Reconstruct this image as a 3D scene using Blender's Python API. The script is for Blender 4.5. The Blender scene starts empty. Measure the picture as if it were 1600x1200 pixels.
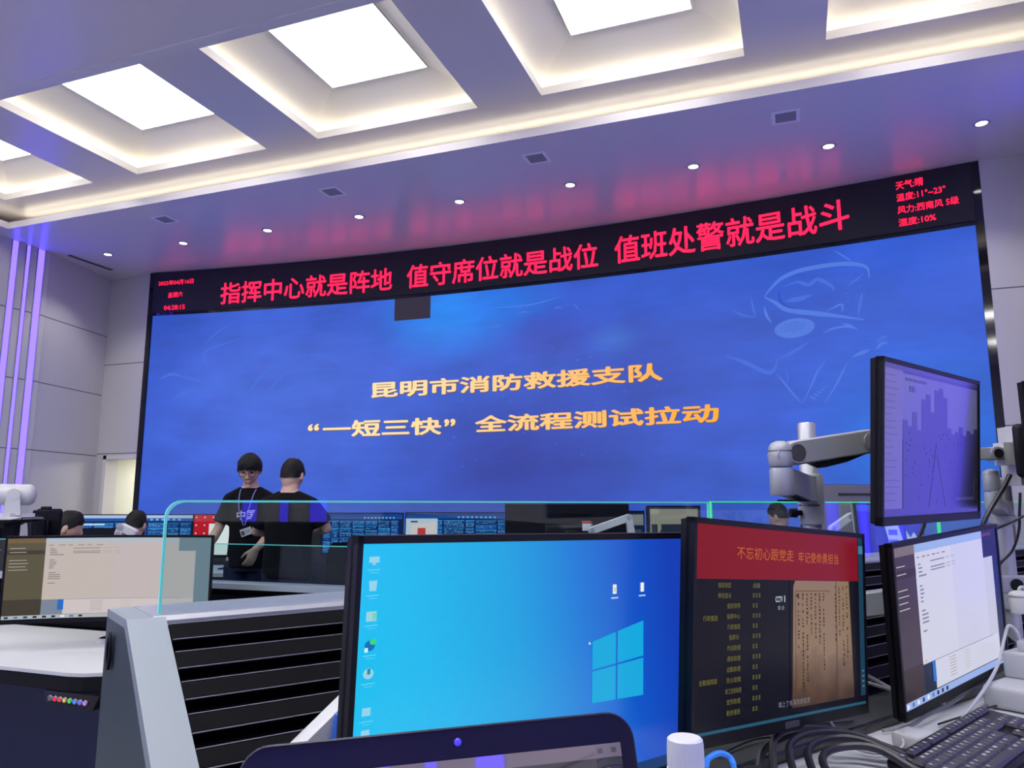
import bpy, bmesh, math, random
from mathutils import Vector as V, Matrix as M
random.seed(7)
SC = bpy.context.scene
COL = SC.collection
PI = math.pi
# ---------------------------------------------------------------- camera, world, exposure
F = 1188.0; PITCH = math.radians(9.0); YAW = math.radians(20.4); EYE = V((0, 0, 1.15))
cd = bpy.data.cameras.new('camera'); cam = bpy.data.objects.new('camera', cd); COL.objects.link(cam)
cd.sensor_width = 36; cd.sensor_fit = 'HORIZONTAL'; cd.lens = F/1600*36; cd.clip_start = .02; cd.clip_end = 100
cam.location = EYE; cam.rotation_euler = (PI/2+PITCH, 0, YAW); SC.camera = cam
w = bpy.data.worlds.new('world'); SC.world = w; w.use_nodes = True
w.node_tree.nodes['Background'].inputs[0].default_value = (.5, .5, .6, 1)
w.node_tree.nodes['Background'].inputs[1].default_value = .02
SC.view_settings.view_transform = 'Standard'; SC.view_settings.look = 'None'
SC.view_settings.exposure = 0.0; SC.view_settings.gamma = 1; SC.view_settings.use_curve_mapping = False
PANEL_E = 7.0; COVE_E = 6.0; STRIP_E = (.42, .26, 7.0); DOWN_W = 45; WALL_E = .93
FLOOR2 = -.18                       # the lower floor in front of the raised operator platform

# ---------------------------------------------------------------- geometry of the place
HD = V((-math.sin(YAW), math.cos(YAW), 0)); RT = V((math.cos(YAW), math.sin(YAW), 0)); UZ = V((0, 0, 1))
def ray(x, y):
    u = x-800; v = y-600
    fw = F*math.cos(PITCH)+v*math.sin(PITCH); up = F*math.sin(PITCH)-v*math.cos(PITCH)
    return RT*u + HD*fw + UZ*up, fw
def at(x, y, d):
    r, fw = ray(x, y); return EYE + r*(d/fw)
def aty(x, y, Y):
    r, fw = ray(x, y); return EYE + r*(Y/r.y)
def atz(x, y, z):
    r, fw = ray(x, y); return EYE + r*((z-1.15)/r.z)
CA, CB, CC = -.0153, -.1165, 9.410
def cY(X): return -.01522*X*X-.1163*X+9.398
def onwall(x, y):
    r, fw = ray(x, y); t = .004
    for i in range(60):
        p = EYE+r*t; t += (cY(p.x)-p.y)/r.y*.7
    return EYE+r*t
RO = V((-.905, .9, 0)); RD = V((.541, .841, 0)).normalized(); RN = V((RD.y, -RD.x, 0))
def row(s, n, z): return RO+RD*s+RN*n+UZ*z

# ---------------------------------------------------------------- materials
def mat(name, col, rough=.5, metal=0, emit=None, es=1.0, spec=.5, trans=0, bump=None, var=None, coat=0, alpha=1):
    m = bpy.data.materials.new(name); m.use_nodes = True
    nt = m.node_tree; b = nt.nodes['Principled BSDF']; I = b.inputs
    I['Base Color'].default_value = (*col, 1); I['Roughness'].default_value = rough; I['Metallic'].default_value = metal
    I['Specular IOR Level'].default_value = spec; I['Coat Weight'].default_value = coat
    I['Transmission Weight'].default_value = trans; I['Alpha'].default_value = alpha
    if emit: I['Emission Color'].default_value = (*emit, 1); I['Emission Strength'].default_value = es
    if bump or var:
        tc = nt.nodes.new('ShaderNodeTexCoord'); nz = nt.nodes.new('ShaderNodeTexNoise')
        nt.links.new(tc.outputs['Object'], nz.inputs['Vector'])
        nz.inputs['Scale'].default_value = (bump or var)[0]; nz.inputs['Detail'].default_value = 3
        if bump:
            bp = nt.nodes.new('ShaderNodeBump'); bp.inputs['Strength'].default_value = bump[1]; bp.inputs['Distance'].default_value = .002
            nt.links.new(nz.outputs['Fac'], bp.inputs['Height']); nt.links.new(bp.outputs['Normal'], I['Normal'])
        if var:
            mx = nt.nodes.new('ShaderNodeMix'); mx.data_type = 'RGBA'
            mx.inputs[6].default_value = (*[c*(1-var[1]) for c in col], 1); mx.inputs[7].default_value = (*[min(1, c*(1+var[1])) for c in col], 1)
            nt.links.new(nz.outputs['Fac'], mx.inputs[0]); nt.links.new(mx.outputs[2], I['Base Color'])
    return m
def srgb(r, g, b):
    f = lambda c: c/12.92 if c <= .04045 else ((c+.055)/1.055)**2.4
    return (f(r/255), f(g/255), f(b/255))
def emat(name, rgb, k=1.0, rough=.25, spec=.12):
    """a lit screen colour given as the sRGB value seen on the screen"""
    return mat(name, (.005, .005, .006), rough, emit=srgb(*rgb), es=k, spec=spec)
MC = {}
GLOSSY = [False]
def scr(rgb, k=1.0):
    key = (tuple(int(c/6)*6 for c in rgb), k, GLOSSY[0])
    if key not in MC:
        MC[key] = emat('screen_%d_%d_%d' % key[0], key[0], k)
        if GLOSSY[0]: I = MC[key].node_tree.nodes['Principled BSDF'].inputs; I['IOR'].default_value = 2.6; I['Specular IOR Level'].default_value = .5; I['Roughness'].default_value = .2; I['Emission Strength'].default_value = .4
    return MC[key]
T = {}
T['ceil'] = mat('ceiling_paint', (.75, .71, .71), .28, spec=.55, var=(1.2, .03))
T['coffer'] = mat('coffer_plaster', (.80, .77, .70), .7, var=(1.5, .02))
T['trimc'] = mat('ceiling_edge_paint', (.74, .72, .71), .4)
T['wall'] = mat('wall_panel', (.60, .59, .58), .45, var=(.8, .03))
T['warm'] = mat('corridor_wall', (.80, .80, .72), .6)
T['black'] = mat('black_gloss', (.006, .006, .010), .06, spec=.6)
T['board'] = mat('led_board', (.010, .010, .018), .45)
T['plastic'] = mat('black_plastic', (.0045, .0045, .007), .42, spec=.22, bump=(400, .1))
T['matte'] = mat('black_matte', (.005, .005, .007), .7, spec=.2)
T['dkgrey'] = mat('dark_grey_plastic', (.05, .05, .06), .5)
T['alu'] = mat('brushed_aluminium', (.40, .41, .44), .38, .55, bump=(150, .05))
T['silver'] = mat('silver_paint', (.33, .35, .37), .42, .25, bump=(120, .04))
T['slate'] = mat('slate_paint', (.035, .055, .065), .4, .2)
T['white'] = mat('white_plastic', (.50, .51, .52), .35)
T['desk'] = mat('white_laminate', (.53, .55, .55), .4, var=(3, .03))
T['grey'] = mat('grey_plastic', (.15, .15, .16), .5)
T['slat'] = mat('black_slat', (.0014, .0014, .0028), .55, spec=.06, bump=(60, .05)); T['slat_glint'] = mat('slat_edge_painted_glint', (.10, .10, .13), .4)  # second colour paints the light caught along the slat edges
T['mat'] = mat('dark_felt', (.022, .025, .030), .85, bump=(500, .5), var=(90, .4))
T['carpet'] = mat('blue_grey_carpet', (.16, .17, .20), .95, bump=(300, .6), var=(60, .35))
T['modesty'] = mat('navy_textured_panel', (.075, .085, .135), .85, bump=(300, .4), var=(220, .35))
T['skin'] = mat('skin', (.56, .36, .27), .5, var=(30, .06))
T['lip'] = mat('lips', (.38, .18, .15), .5)
T['hair'] = mat('black_hair', (.003, .003, .0035), .6, spec=.25, bump=(160, .9))
T['shirt'] = mat('black_cotton', (.004, .004, .0055), .9, spec=.15, bump=(40, .3))
T['navy'] = mat('navy_cotton', (.008, .011, .035), .9, spec=.15, bump=(40, .3))
T['jeans'] = mat('dark_denim', (.012, .016, .045), .9, spec=.2, bump=(150, .3))
T['cable_k'] = mat('black_cable', (.010, .010, .014), .4)
T['cable_w'] = mat('white_cable', (.45, .46, .48), .45)
T['cable_g'] = mat('grey_cable', (.25, .26, .28), .45)
T['cable_b'] = mat('blue_cable', (.03, .22, .68), .4)
T['key'] = mat('keycap', (.028, .028, .036), .42)
T['led_red'] = mat('led_red', (.01, 0, 0), .5, emit=(1.0, .008, .045), es=3.0)
T['gold'] = mat('wall_gold', (.01, .01, .01), .5, emit=srgb(255, 205, 110), es=1.0)
T['strip'] = mat('violet_strip', (.1, .1, .1), .4, emit=STRIP_E, es=1.0)
T['panel'] = mat('light_panel', (.8, .8, .8), .5, emit=(1, .98, .95), es=PANEL_E)
T['fill_panel'] = mat('added_fill_panel', (.8, .8, .8), .5, emit=(1, .97, .94), es=34)  # emitter of the added fill panels, unseen, to brighten the room
T['cove'] = mat('cove_strip', (.8, .8, .8), .5, emit=(1, .93, .76), es=COVE_E)
T['cove2'] = mat('long_cove_strip', (.8, .8, .8), .5, emit=(1, .93, .74), es=7)
T['louvre'] = mat('vent_louvre', (.42, .42, .46), .6)
T['vent'] = mat('vent_white', (.92, .92, .92), .5)
T['spot'] = mat('spot_lens', (.8, .8, .8), .4, emit=(1, .98, .96), es=12)
T['edge'] = mat('glass_edge_painted_glow', (.10, .32, .28), .25, emit=(.10, .56, .60), es=.62)  # emission stands in for room light caught in the glass edges
T['edge2'] = mat('green_edge_painted_glow', (.05, .35, .15), .25, emit=(.03, .80, .22), es=.75)  # green version of the painted edge glow
def glass(name, tint=(.86, .93, .93), k=.07):
    m = bpy.data.materials.new(name); m.use_nodes = True; nt = m.node_tree; nt.nodes.clear()
    o = nt.nodes.new('ShaderNodeOutputMaterial'); t = nt.nodes.new('ShaderNodeBsdfTransparent'); g = nt.nodes.new('ShaderNodeBsdfGlossy')
    t.inputs[0].default_value = (*tint, 1); g.inputs['Roughness'].default_value = .01
    lw = nt.nodes.new('ShaderNodeLayerWeight'); lw.inputs[0].default_value = .5
    pw = nt.nodes.new('ShaderNodeMath'); pw.operation = 'POWER'; nt.links.new(lw.outputs['Facing'], pw.inputs[0]); pw.inputs[1].default_value = 5
    ma = nt.nodes.new('ShaderNodeMath'); ma.operation = 'MULTIPLY_ADD'; nt.links.new(pw.outputs[0], ma.inputs[0]); ma.inputs[1].default_value = .96; ma.inputs[2].default_value = .04
    mx = nt.nodes.new('ShaderNodeMixShader'); nt.links.new(ma.outputs[0], mx.inputs[0])
    nt.links.new(t.outputs[0], mx.inputs[1]); nt.links.new(g.outputs[0], mx.inputs[2]); nt.links.new(mx.outputs[0], o.inputs[0])
    return m
T['glass'] = glass('clear_glass')
T['pet'] = mat('clear_plastic', (.85, .92, 1.0), .05, trans=.92, spec=.5)

# ---------------------------------------------------------------- builders
ROOTM = {}
class B:
    """collects shapes; build() links them as one mesh object"""
    def __init__(s): s.v = []; s.f = []; s.fm = []; s.mats = []; s.cur = 0
    def use(s, m):
        if m not in s.mats: s.mats.append(m)
        s.cur = s.mats.index(m); return s
    def add(s, vs, fs):
        o = len(s.v); s.v += [V(p) for p in vs]
        for f in fs: s.f.append([o+i for i in f]); s.fm.append(s.cur)
        return s
    def quad(s, a, b, c, d): return s.add([a, b, c, d], [(0, 1, 2, 3)])
    def hexa(s, p):   # 8 points: bottom 4 (ccw), top 4
        return s.add(p, [(3, 2, 1, 0), (4, 5, 6, 7), (0, 1, 5, 4), (1, 2, 6, 5), (2, 3, 7, 6), (3, 0, 4, 7)])
    def box(s, x0, x1, y0, y1, z0, z1, fr=None):
        p = [V((x0, y0, z0)), V((x1, y0, z0)), V((x1, y1, z0)), V((x0, y1, z0)), V((x0, y0, z1)), V((x1, y0, z1)), V((x1, y1, z1)), V((x0, y1, z1))]
        if fr: p = [fr(*q) for q in p]
        return s.hexa(p)
    def rbox(s, x0, x1, y0, y1, z0, z1, r=.004, seg=2, fr=None):
        bm = bmesh.new(); bmesh.ops.create_cube(bm, size=1)
        for v in bm.verts: v.co = V(((x0+x1)/2+v.co.x*(x1-x0), (y0+y1)/2+v.co.y*(y1-y0), (z0+z1)/2+v.co.z*(z1-z0)))
        bmesh.ops.bevel(bm, geom=bm.edges[:], offset=min(r, .48*min(x1-x0, y1-y0, z1-z0)), segments=seg, affect='EDGES', profile=.5)
        return s.bm(bm, fr)
    def bm(s, bm, fr=None):
        bm.verts.index_update()
        vs = [fr(*v.co) if fr else v.co.copy() for v in bm.verts]
        s.add(vs, [[v.index for v in f.verts] for f in bm.faces]); bm.free(); return s
    def ring(s, c, ax, ux, r, seg, ry=None):
        ax = ax.normalized(); ux = (ux-ax*ux.dot(ax)).normalized(); uy = ax.cross(ux); ry = r if ry is None else ry
        return [c+ux*(r*math.cos(2*PI*i/seg))+uy*(ry*math.sin(2*PI*i/seg)) for i in range(seg)]
    def rings(s, rs, caps=True, closed=False):
        n = len(rs[0]); vs = [p for r in rs for p in r]; fs = []
        for k in range(len(rs)-1 + (1 if closed else 0)):
            a = k*n; b = ((k+1) % len(rs))*n
            for i in range(n): fs.append((a+i, a+(i+1) % n, b+(i+1) % n, b+i))
        if caps and not closed: fs.append(tuple(range(n))[::-1]); fs.append(tuple(range((len(rs)-1)*n, len(rs)*n)))
        return s.add(vs, fs)
    def cyl(s, p0, p1, r0, r1=None, seg=20, caps=True):
        p0 = V(p0); p1 = V(p1); r1 = r0 if r1 is None else r1; ax = p1-p0
        ux = V((1, 0, 0)) if abs(ax.normalized().x) < .9 else V((0, 1, 0))
        return s.rings([s.ring(p0, ax, ux, r0, seg), s.ring(p1, ax, ux, r1, seg)], caps)
    def tube(s, pts, r, seg=8, smooth=6):
        pts = [V(p) for p in pts]
        if smooth and len(pts) > 2:
            q = [pts[0]*2-pts[1]]+pts+[pts[-1]*2-pts[-2]]; out = []
            for i in range(1, len(q)-2):
                for k in range(smooth):
                    t = k/smooth; a, b, c, d = q[i-1:i+3]
                    out.append(.5*((2*b)+(c-a)*t+(2*a-5*b+4*c-d)*t*t+(3*b-a-3*c+d)*t**3))
            out.append(pts[-1]); pts = out
        rs = []; ux = V((0, 0, 1))
        for i, p in enumerate(pts):
            ax = (pts[min(i+1, len(pts)-1)]-pts[max(i-1, 0)]).normalized()
            if abs(ax.dot(ux)) > .95: ux = V((1, 0, 0)) if abs(ax.x) < .8 else V((0, 1, 0))
            ux = (ux-ax*ux.dot(ax)).normalized()
            rr = r[min(i*len(r)//len(pts), len(r)-1)] if isinstance(r, (list, tuple)) else r
            rs.append(s.ring(p, ax, ux, rr, seg))
        return s.rings(rs)
    def loft(s, secs, seg=20):
        """secs: (centre, rx, ry) horizontal ellipses"""
        return s.rings([[V(c)+V((rx*math.cos(2*PI*i/seg), ry*math.sin(2*PI*i/seg), 0)) for i in range(seg)] for c, rx, ry in secs])
    def limb(s, pts, seg=14):
        """pts: (point, radius) with ball joints"""
        for (a, ra), (b, rb) in zip(pts, pts[1:]): s.cyl(a, b, ra, rb, seg)
        for a, ra in pts: s.ball(a, ra)
        return s
    def ball(s, c, r, u=16, v=10, fr=None):
        rx, ry, rz = r if isinstance(r, (tuple, list)) else (r, r, r); c = V(c); vs = []; fs = []
        vs.append(c+V((0, 0, -rz)))
        for j in range(1, v):
            a = -PI/2+PI*j/v
            for i in range(u): vs.append(c+V((rx*math.cos(a)*math.cos(2*PI*i/u), ry*math.cos(a)*math.sin(2*PI*i/u), rz*math.sin(a))))
        vs.append(c+V((0, 0, rz))); L = len(vs)-1
        for i in range(u): fs.append((0, 1+(i+1) % u, 1+i)); fs.append((L, L-u+i, L-u+(i+1) % u))
        for j in range(v-2):
            for i in range(u): a = 1+j*u; fs.append((a+i, a+(i+1) % u, a+u+(i+1) % u, a+u+i))
        if fr: vs = [fr(*p) for p in vs]
        return s.add(vs, fs)
    def prism(s, poly, vec):
        n = len(poly); vec = V(vec); P = [V(p) for p in poly]
        return s.add(P+[p+vec for p in P], [tuple(range(n))[::-1], tuple(range(n, 2*n))]+[(i, (i+1) % n, n+(i+1) % n, n+i) for i in range(n)])
    def lathe(s, prof, c=(0, 0, 0), seg=24):
        c = V(c); return s.rings([[c+V((r*math.cos(2*PI*i/seg), r*math.sin(2*PI*i/seg), z)) for i in range(seg)] for r, z in prof])
    def xf(s, m):
        s.v = [m @ p for p in s.v]; return s
    def mesh(s, name):
        me = bpy.data.meshes.new(name); me.from_pydata([tuple(p) for p in s.v], [], s.f)
        for m in s.mats: me.materials.append(m)
        for p, i in zip(me.polygons, s.fm): p.material_index = i
        bm = bmesh.new(); bm.from_mesh(me); bmesh.ops.recalc_face_normals(bm, faces=bm.faces[:]); bm.to_mesh(me); bm.free()
        return me
    def build(s, name, m=None, parent=None, smooth=False, local=False, recalc=True):
        if m is not None and not s.mats: s.mats = [m]
        if parent is not None and not local:
            inv = ROOTM[parent.name].inverted(); s.v = [inv @ p for p in s.v]
        if recalc: me = s.mesh(name)
        else:
            me = bpy.data.meshes.new(name); me.from_pydata([tuple(p) for p in s.v], [], s.f)
            for mm in s.mats: me.materials.append(mm)
            for p, i in zip(me.polygons, s.fm): p.material_index = i
        return link(name, me, parent, smooth)
def link(name, me, parent=None, smooth=False):
    if smooth:
        for p in me.polygons: p.use_smooth = True
        try: me.set_sharp_from_angle(angle=math.radians(38))
        except Exception: pass
    o = bpy.data.objects.new(name, me); COL.objects.link(o)
    if parent is not None: o.parent = parent; ROOTM[o.name] = ROOTM[parent.name]
    else: ROOTM[o.name] = M.Identity(4)
    return o
def tag(o, label=None, cat=None, group=None, kind=None):
    if label: o['label'] = label
    if cat: o['category'] = cat
    if group: o['group'] = group
    if kind: o['kind'] = kind
    return o
def thing(name, label, cat, loc=(0, 0, 0), m=None, group=None, rz=0):
    o = bpy.data.objects.new(name, None); COL.objects.link(o); o.empty_display_size = .1
    m = m or (M.Translation(V(loc)) @ M.Rotation(rz, 4, 'Z'))
    o.matrix_world = m; ROOTM[o.name] = m.copy()
    return tag(o, label, cat, group)
def struct(o): o['kind'] = 'structure'; return o
def copy_tree(o, m, label=None):
    c = o.copy(); COL.objects.link(c); c.matrix_world = m; ROOTM[c.name] = m.copy()
    if label: c['label'] = label
    def kids(a, b):
        for ch in [x for x in bpy.data.objects if x.parent == a]:
            d = ch.copy(); COL.objects.link(d); d.parent = b; ROOTM[d.name] = m.copy(); kids(ch, d)
    kids(o, c); return c
TX = {}
def text_geo(s, bold=0.0):
    """outline of a string, as (verts 0..1 x 0..1, faces)"""
    if (s, bold) not in TX:
        c = bpy.data.curves.new('glyphs', 'FONT'); c.body = s; c.resolution_u = 2
        o = bpy.data.objects.new('glyphs', c); COL.objects.link(o)
        me = o.evaluated_get(bpy.context.evaluated_depsgraph_get()).to_mesh()
        vs = [v.co.copy() for v in me.vertices]; fs = [tuple(p.vertices) for p in me.polygons]
        bpy.data.objects.remove(o); bpy.data.curves.remove(c)
        if bold:
            n = len(vs); v0 = vs[:]; f0 = fs[:]; vs = []; fs = []
            for k, (dx, dy) in enumerate([(0, 0), (1, 0), (-1, 0), (0, 1), (0, -1), (.7, .7), (-.7, .7), (.7, -.7), (-.7, -.7)]):
                vs += [v+V((dx*bold, dy*bold, 0)) for v in v0]; fs += [tuple(i+k*n for i in f) for f in f0]
        x0 = min(v.x for v in vs); x1 = max(v.x for v in vs); y0 = min(v.y for v in vs); y1 = max(v.y for v in vs)
        TX[(s, bold)] = ([((v.x-x0)/(x1-x0), (v.y-y0)/max(y1-y0, 1e-6)) for v in vs], fs)
    return TX[(s, bold)]

# ================================================================ SETTING
XL, XR, YB = -10.2, 2.56, -5.6          # side walls, back wall
H1, H2, H3 = 4.85, 5.15, 5.507          # soffit, coffered tray, light panels
b = B(); b.box(-13.2, 6, -5.9, 13, FLOOR2-.1, FLOOR2); struct(b.build('floor', T['carpet']))
b = B(); P = [row(-.35, -.25, 0), row(4.6, -.25, 0), V((2.5, -4.1, 0)), V((-2.6, -4.1, 0)), V((-2.6, -.6, 0))]
b.prism([p+UZ*(FLOOR2+.001) for p in P], (0, 0, -FLOOR2-.001)); struct(b.build('floor_raised', T['carpet']))

# ceiling: soffits with upstand lips, tray with five coffers
b = B().use(T['ceil'])
LIPT = .09
b.box(XL-.6, XR+.6, 6.87, 10.2, H1, H1+LIPT); b.box(XL-.6, XR+.6, YB-.2, 4.40, H1, H1+LIPT)
b.box(XL-.6, -9.86, 4.47, 6.87, H1, H1+LIPT); b.box(2.22, XR+.6, 4.47, 6.87, H1, H1+LIPT)
b.use(T['trimc'])
b.box(XL-.6, XR+.6, 4.365, 4.47, H1-.012, H1+LIPT)
CX = [(-9.68, -8.09), (-7.39, -5.45), (-4.78, -2.84), (-2.17, -.23), (.44, 2.03)]
CY0, CY1 = 4.72, 6.66
b.use(T['ceil'])
xs = [XL-.6]+[x for c in CX for x in c]+[XR+.6]
TH = .085
for i in range(0, len(xs), 2): b.box(xs[i], xs[i+1], CY0, CY1, H2, H2+TH)
b.box(xs[0], xs[-1], 3.6, CY0, H2, H2+TH); b.box(xs[0], xs[-1], CY1, 7.75, H2, H2+TH)
b.use(T['coffer'])
b.box(XL-.6, XR+.6, 7.70, 7.75, H1+LIPT, H2+TH); b.box(XL-.6, XR+.6, 3.6, 3.65, H1+LIPT, H2+TH)
b.box(XL-.62, XL-.6, 3.6, 7.75, H1+LIPT, H2+TH); b.box(XR+.6, XR+.62, 3.6, 7.75, H1+LIPT, H2+TH)
for x0, x1 in CX:                                      # lips and hipped coves
    l = .006
    for q in ((x0, x0+l, CY0, CY1), (x1-l, x1, CY0, CY1), (x0, x1, CY0, CY0+l), (x0, x1, CY1-l, CY1)): b.box(*q, H2+.001, H2+TH)
    e = .20; pw = .565; pd = .60; xc = (x0+x1)/2; yc = 5.70
    if x1-x0 < 1.8: pw = .42
    r = lambda ex, z: [V((ex[0], ex[1], z)), V((ex[2], ex[1], z)), V((ex[2], ex[3], z)), V((ex[0], ex[3], z))]
    o = (x0-e, CY0-e, x1+e, CY1+e); p = (xc-pw, yc-pd, xc+pw, 6.316)
    lerp = lambda t: tuple(a+(c-a)*t for a, c in zip(o, p))
    prof = [(0, H2+TH), (0, H2+.12), (.05, H2+.155), (.15, H2+.185), (.35, H2+.225), (.6, H2+.275), (.85, H2+.325), (1, H3)]
    L = [r(lerp(t), z) for t, z in prof]
    b.rings(L, caps=False); b.quad(*L[-1])
ceil = struct(b.build('ceiling'))
for i, (x0, x1) in enumerate(CX):
    pos = ['far left', 'second from the left', 'third from the left, in the middle', 'fourth from the left', 'far right'][i]
    xc = (x0+x1)/2; pw = .42 if x1-x0 < 1.8 else .565
    t = thing('ceiling_light_panel', 'square white glowing light panel in the coffer, '+pos, 'ceiling light', (xc, 5.7, H3), group='light panels in the ceiling coffers')
    g = B(); g.box(xc-pw+.012, xc+pw-.012, 5.112, 6.304, H3-.014, H3-.004); g.build('diffuser', T['panel'], t)
    g = B()
    for q in ((xc-pw, xc-pw+.012, 5.1, 6.316), (xc+pw-.012, xc+pw, 5.1, 6.316), (xc-pw+.012, xc+pw-.012, 5.1, 5.112), (xc-pw+.012, xc+pw-.012, 6.304, 6.316)): g.box(*q, H3-.02, H3-.002)
    g.build('frame', T['alu'], t)
    g = B(); k = .10
    for q in ((x0-k-.03, x0-k, CY0-k, CY1+k), (x1+k, x1+k+.03, CY0-k, CY1+k), (x0-k, x1+k, CY0-k-.03, CY0-k), (x0-k, x1+k, CY1+k, CY1+k+.03)): g.box(*q, H2+TH, H2+TH+.014)
    tag(g.build('cove_light', T['cove']), 'warm strip light around the ceiling coffer, '+pos, 'strip light', 'cove lights around the coffers')
g = B(); g.box(-9.95, 2.3, 7.10, 7.20, H1+LIPT, H2-.105); struct(g.build('trim_1', T['coffer']))
g = B(); g.box(-9.95, 2.3, 7.14, 7.17, H2-.104, H2-.092)
tag(g.build('cove_light', T['cove2']), 'long warm cove light behind the ceiling edge nearest the video wall', 'strip light')
g = B(); g.box(-9.98, -9.95, 4.6, 7.0, H1+LIPT, H1+LIPT+.014)
tag(g.build('cove_light', T['cove']), 'warm cove light behind the ceiling edge along the left wall', 'strip light')
# faint seams of the soffit boards
g = B()
for x in (-8.0, -5.4, -2.8, -.2): g.box(x, x+.006, 6.9, 9.3, H1-.0012, H1+.002)
g.box(-9.9, 2.4, 8.86, 8.866, H1-.0012, H1+.002)

# downlights, vents, slot grille
DL = [-9.48, -8.05, -6.59, -5.15, -3.72, -2.30, -.885, .50, 1.89]
lp = bpy.data.lights.new('spot_lamp', 'SPOT'); lp.energy = DOWN_W; lp.spot_size = math.radians(110); lp.spot_blend = .6; lp.color = (1, .95, .92); lp.shadow_soft_size = .05
for i, x in enumerate(DL):
    o_ = ['first', 'second', 'third', 'fourth', 'fifth', 'sixth', 'seventh', 'eighth', 'ninth'][i]
    t = thing('downlight', 'small round white downlight, %s from the left in the row before the video wall' % o_, 'downlight', (x, 8.14, H1), group='downlights in front of the video wall')
    g = B(); g.lathe([(.052, .0), (.075, .0), (.078, -.004), (.074, -.010), (.056, -.012), (.050, -.006)], (x, 8.14, H1), 24); g.build('rim', T['white'], t, True)
    g = B(); g.lathe([(.0, -.0035), (.05, -.0035), (.05, -.007), (.0, -.010)], (x, 8.14, H1), 20); g.build('lens', T['spot'], t)
    lo = bpy.data.objects.new('lamp', lp); COL.objects.link(lo); lo.parent = t; lo.location = (0, 0, -.03)
for i, x in enumerate([-7.60, -5.03, -2.45, .09]):
    o_ = ['leftmost', 'second from the left', 'third from the left', 'rightmost'][i]
    t = thing('ceiling_vent', 'square louvred air vent in the ceiling edge, '+o_, 'vent', (x, 7.35, H1), group='square ceiling vents')
    g = B(); a = .13
    for q in ((x-a, x+a, 7.35-a, 7.35-a+.035), (x-a, x+a, 7.35+a-.035, 7.35+a), (x-a, x-a+.035, 7.35-a+.035, 7.35+a-.035), (x+a-.035, x+a, 7.35-a+.035, 7.35+a-.035)): g.box(*q, H1-.004, H1)
    g.build('frame', T['vent'], t)
    g = B(); g.box(x-.095, x+.095, 7.255, 7.445, H1-.0015, H1-.0005); g.build('backing', T['slate'], t)
    g = B()
    for k in range(6): y = 7.275+k*.03; g.hexa([V((x-.095, y-.004, H1-.0038)), V((x+.095, y-.004, H1-.0038)), V((x+.095, y+.008, H1-.0038)), V((x-.095, y+.008, H1-.0038)), V((x-.095, y-.008, H1-.002)), V((x+.095, y-.008, H1-.002)), V((x+.095, y-.002, H1-.002)), V((x-.095, y-.002, H1-.002))])
    g.build('louvre', T['louvre'], t)
for i in range(10):  # added fill panels, out of view, brightening desks, walls and ceiling
    x = -8.6+(i % 5)*2.4; y = 1.1 if i < 5 else -1.9
    t = thing('fill_light_panel', 'added fill panel, unseen, in the rear ceiling above the operators', 'ceiling light', (x, y, H1), group='added rear fill panels')
    g = B(); g.box(x-.57, x+.57, y-.28, y+.28, H1-.008, H1-.001); g.build('diffuser', T['fill_panel'], t)
    g = B()
    for q in ((x-.6, x-.57, y-.3, y+.3), (x+.57, x+.6, y-.3, y+.3), (x-.57, x+.57, y-.3, y-.28), (x-.57, x+.57, y+.28, y+.3)): g.box(*q, H1-.012, H1)
    g.build('frame', T['alu'], t)
t = thing('slot_grille', 'long dark slotted air grille in the ceiling along the left wall', 'vent', (-10.05, 8.35, H1))
g = B(); g.box(-10.12, -10.0, 7.95, 8.75, H1-.006, H1); g.build('frame', T['trimc'], t)
g = B()
for k in range(14): g.box(-10.105, -10.015, 7.965+k*.056, 8.005+k*.056, H1-.0075, H1-.0055)
g.build('slot', T['matte'], t)

# walls (with joint lines between the cladding panels)
def wallmat(name, zs, ax, xs_, col=(.60, .59, .58)):
    m = mat(name, col, .42, var=(.8, .03)); nt = m.node_tree; bs = nt.nodes['Principled BSDF']
    tc = nt.nodes.new('ShaderNodeTexCoord'); sp = nt.nodes.new('ShaderNodeSeparateXYZ'); nt.links.new(tc.outputs['Object'], sp.inputs[0])
    acc = None
    for out, val in [('Z', z) for z in zs]+[(ax, x) for x in xs_]:
        a = nt.nodes.new('ShaderNodeMath'); a.operation = 'SUBTRACT'; nt.links.new(sp.outputs[out], a.inputs[0]); a.inputs[1].default_value = val
        c = nt.nodes.new('ShaderNodeMath'); c.operation = 'ABSOLUTE'; nt.links.new(a.outputs[0], c.inputs[0])
        d = nt.nodes.new('ShaderNodeMath'); d.operation = 'LESS_THAN'; nt.links.new(c.outputs[0], d.inputs[0]); d.inputs[1].default_value = .007
        if acc is None: acc = d
        else:
            e = nt.nodes.new('ShaderNodeMath'); e.operation = 'MAXIMUM'; nt.links.new(acc.outputs[0], e.inputs[0]); nt.links.new(d.outputs[0], e.inputs[1]); acc = e
    mx = nt.nodes.new('ShaderNodeMix'); mx.data_type = 'RGBA'; nt.links.new(acc.outputs[0], mx.inputs[0])
    old = bs.inputs['Base Color'].links[0].from_socket; nt.links.new(old, mx.inputs[6]); mx.inputs[7].default_value = (.12, .12, .13, 1)
    nt.links.new(mx.outputs[2], bs.inputs['Base Color']); return m
WS = wallmat('side_wall_cladding', [1.92, 2.9, 3.876], 'Y', [])
WF = wallmat('front_wall_cladding', [1.95, 3.40], 'X', [2.6])
g = B(); g.use(WS)
g.box(XL-.15, XL, YB, 7.78, FLOOR2, H1+.2)
struct(g.build('wall_left')); g = B().use(WS)
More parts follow.
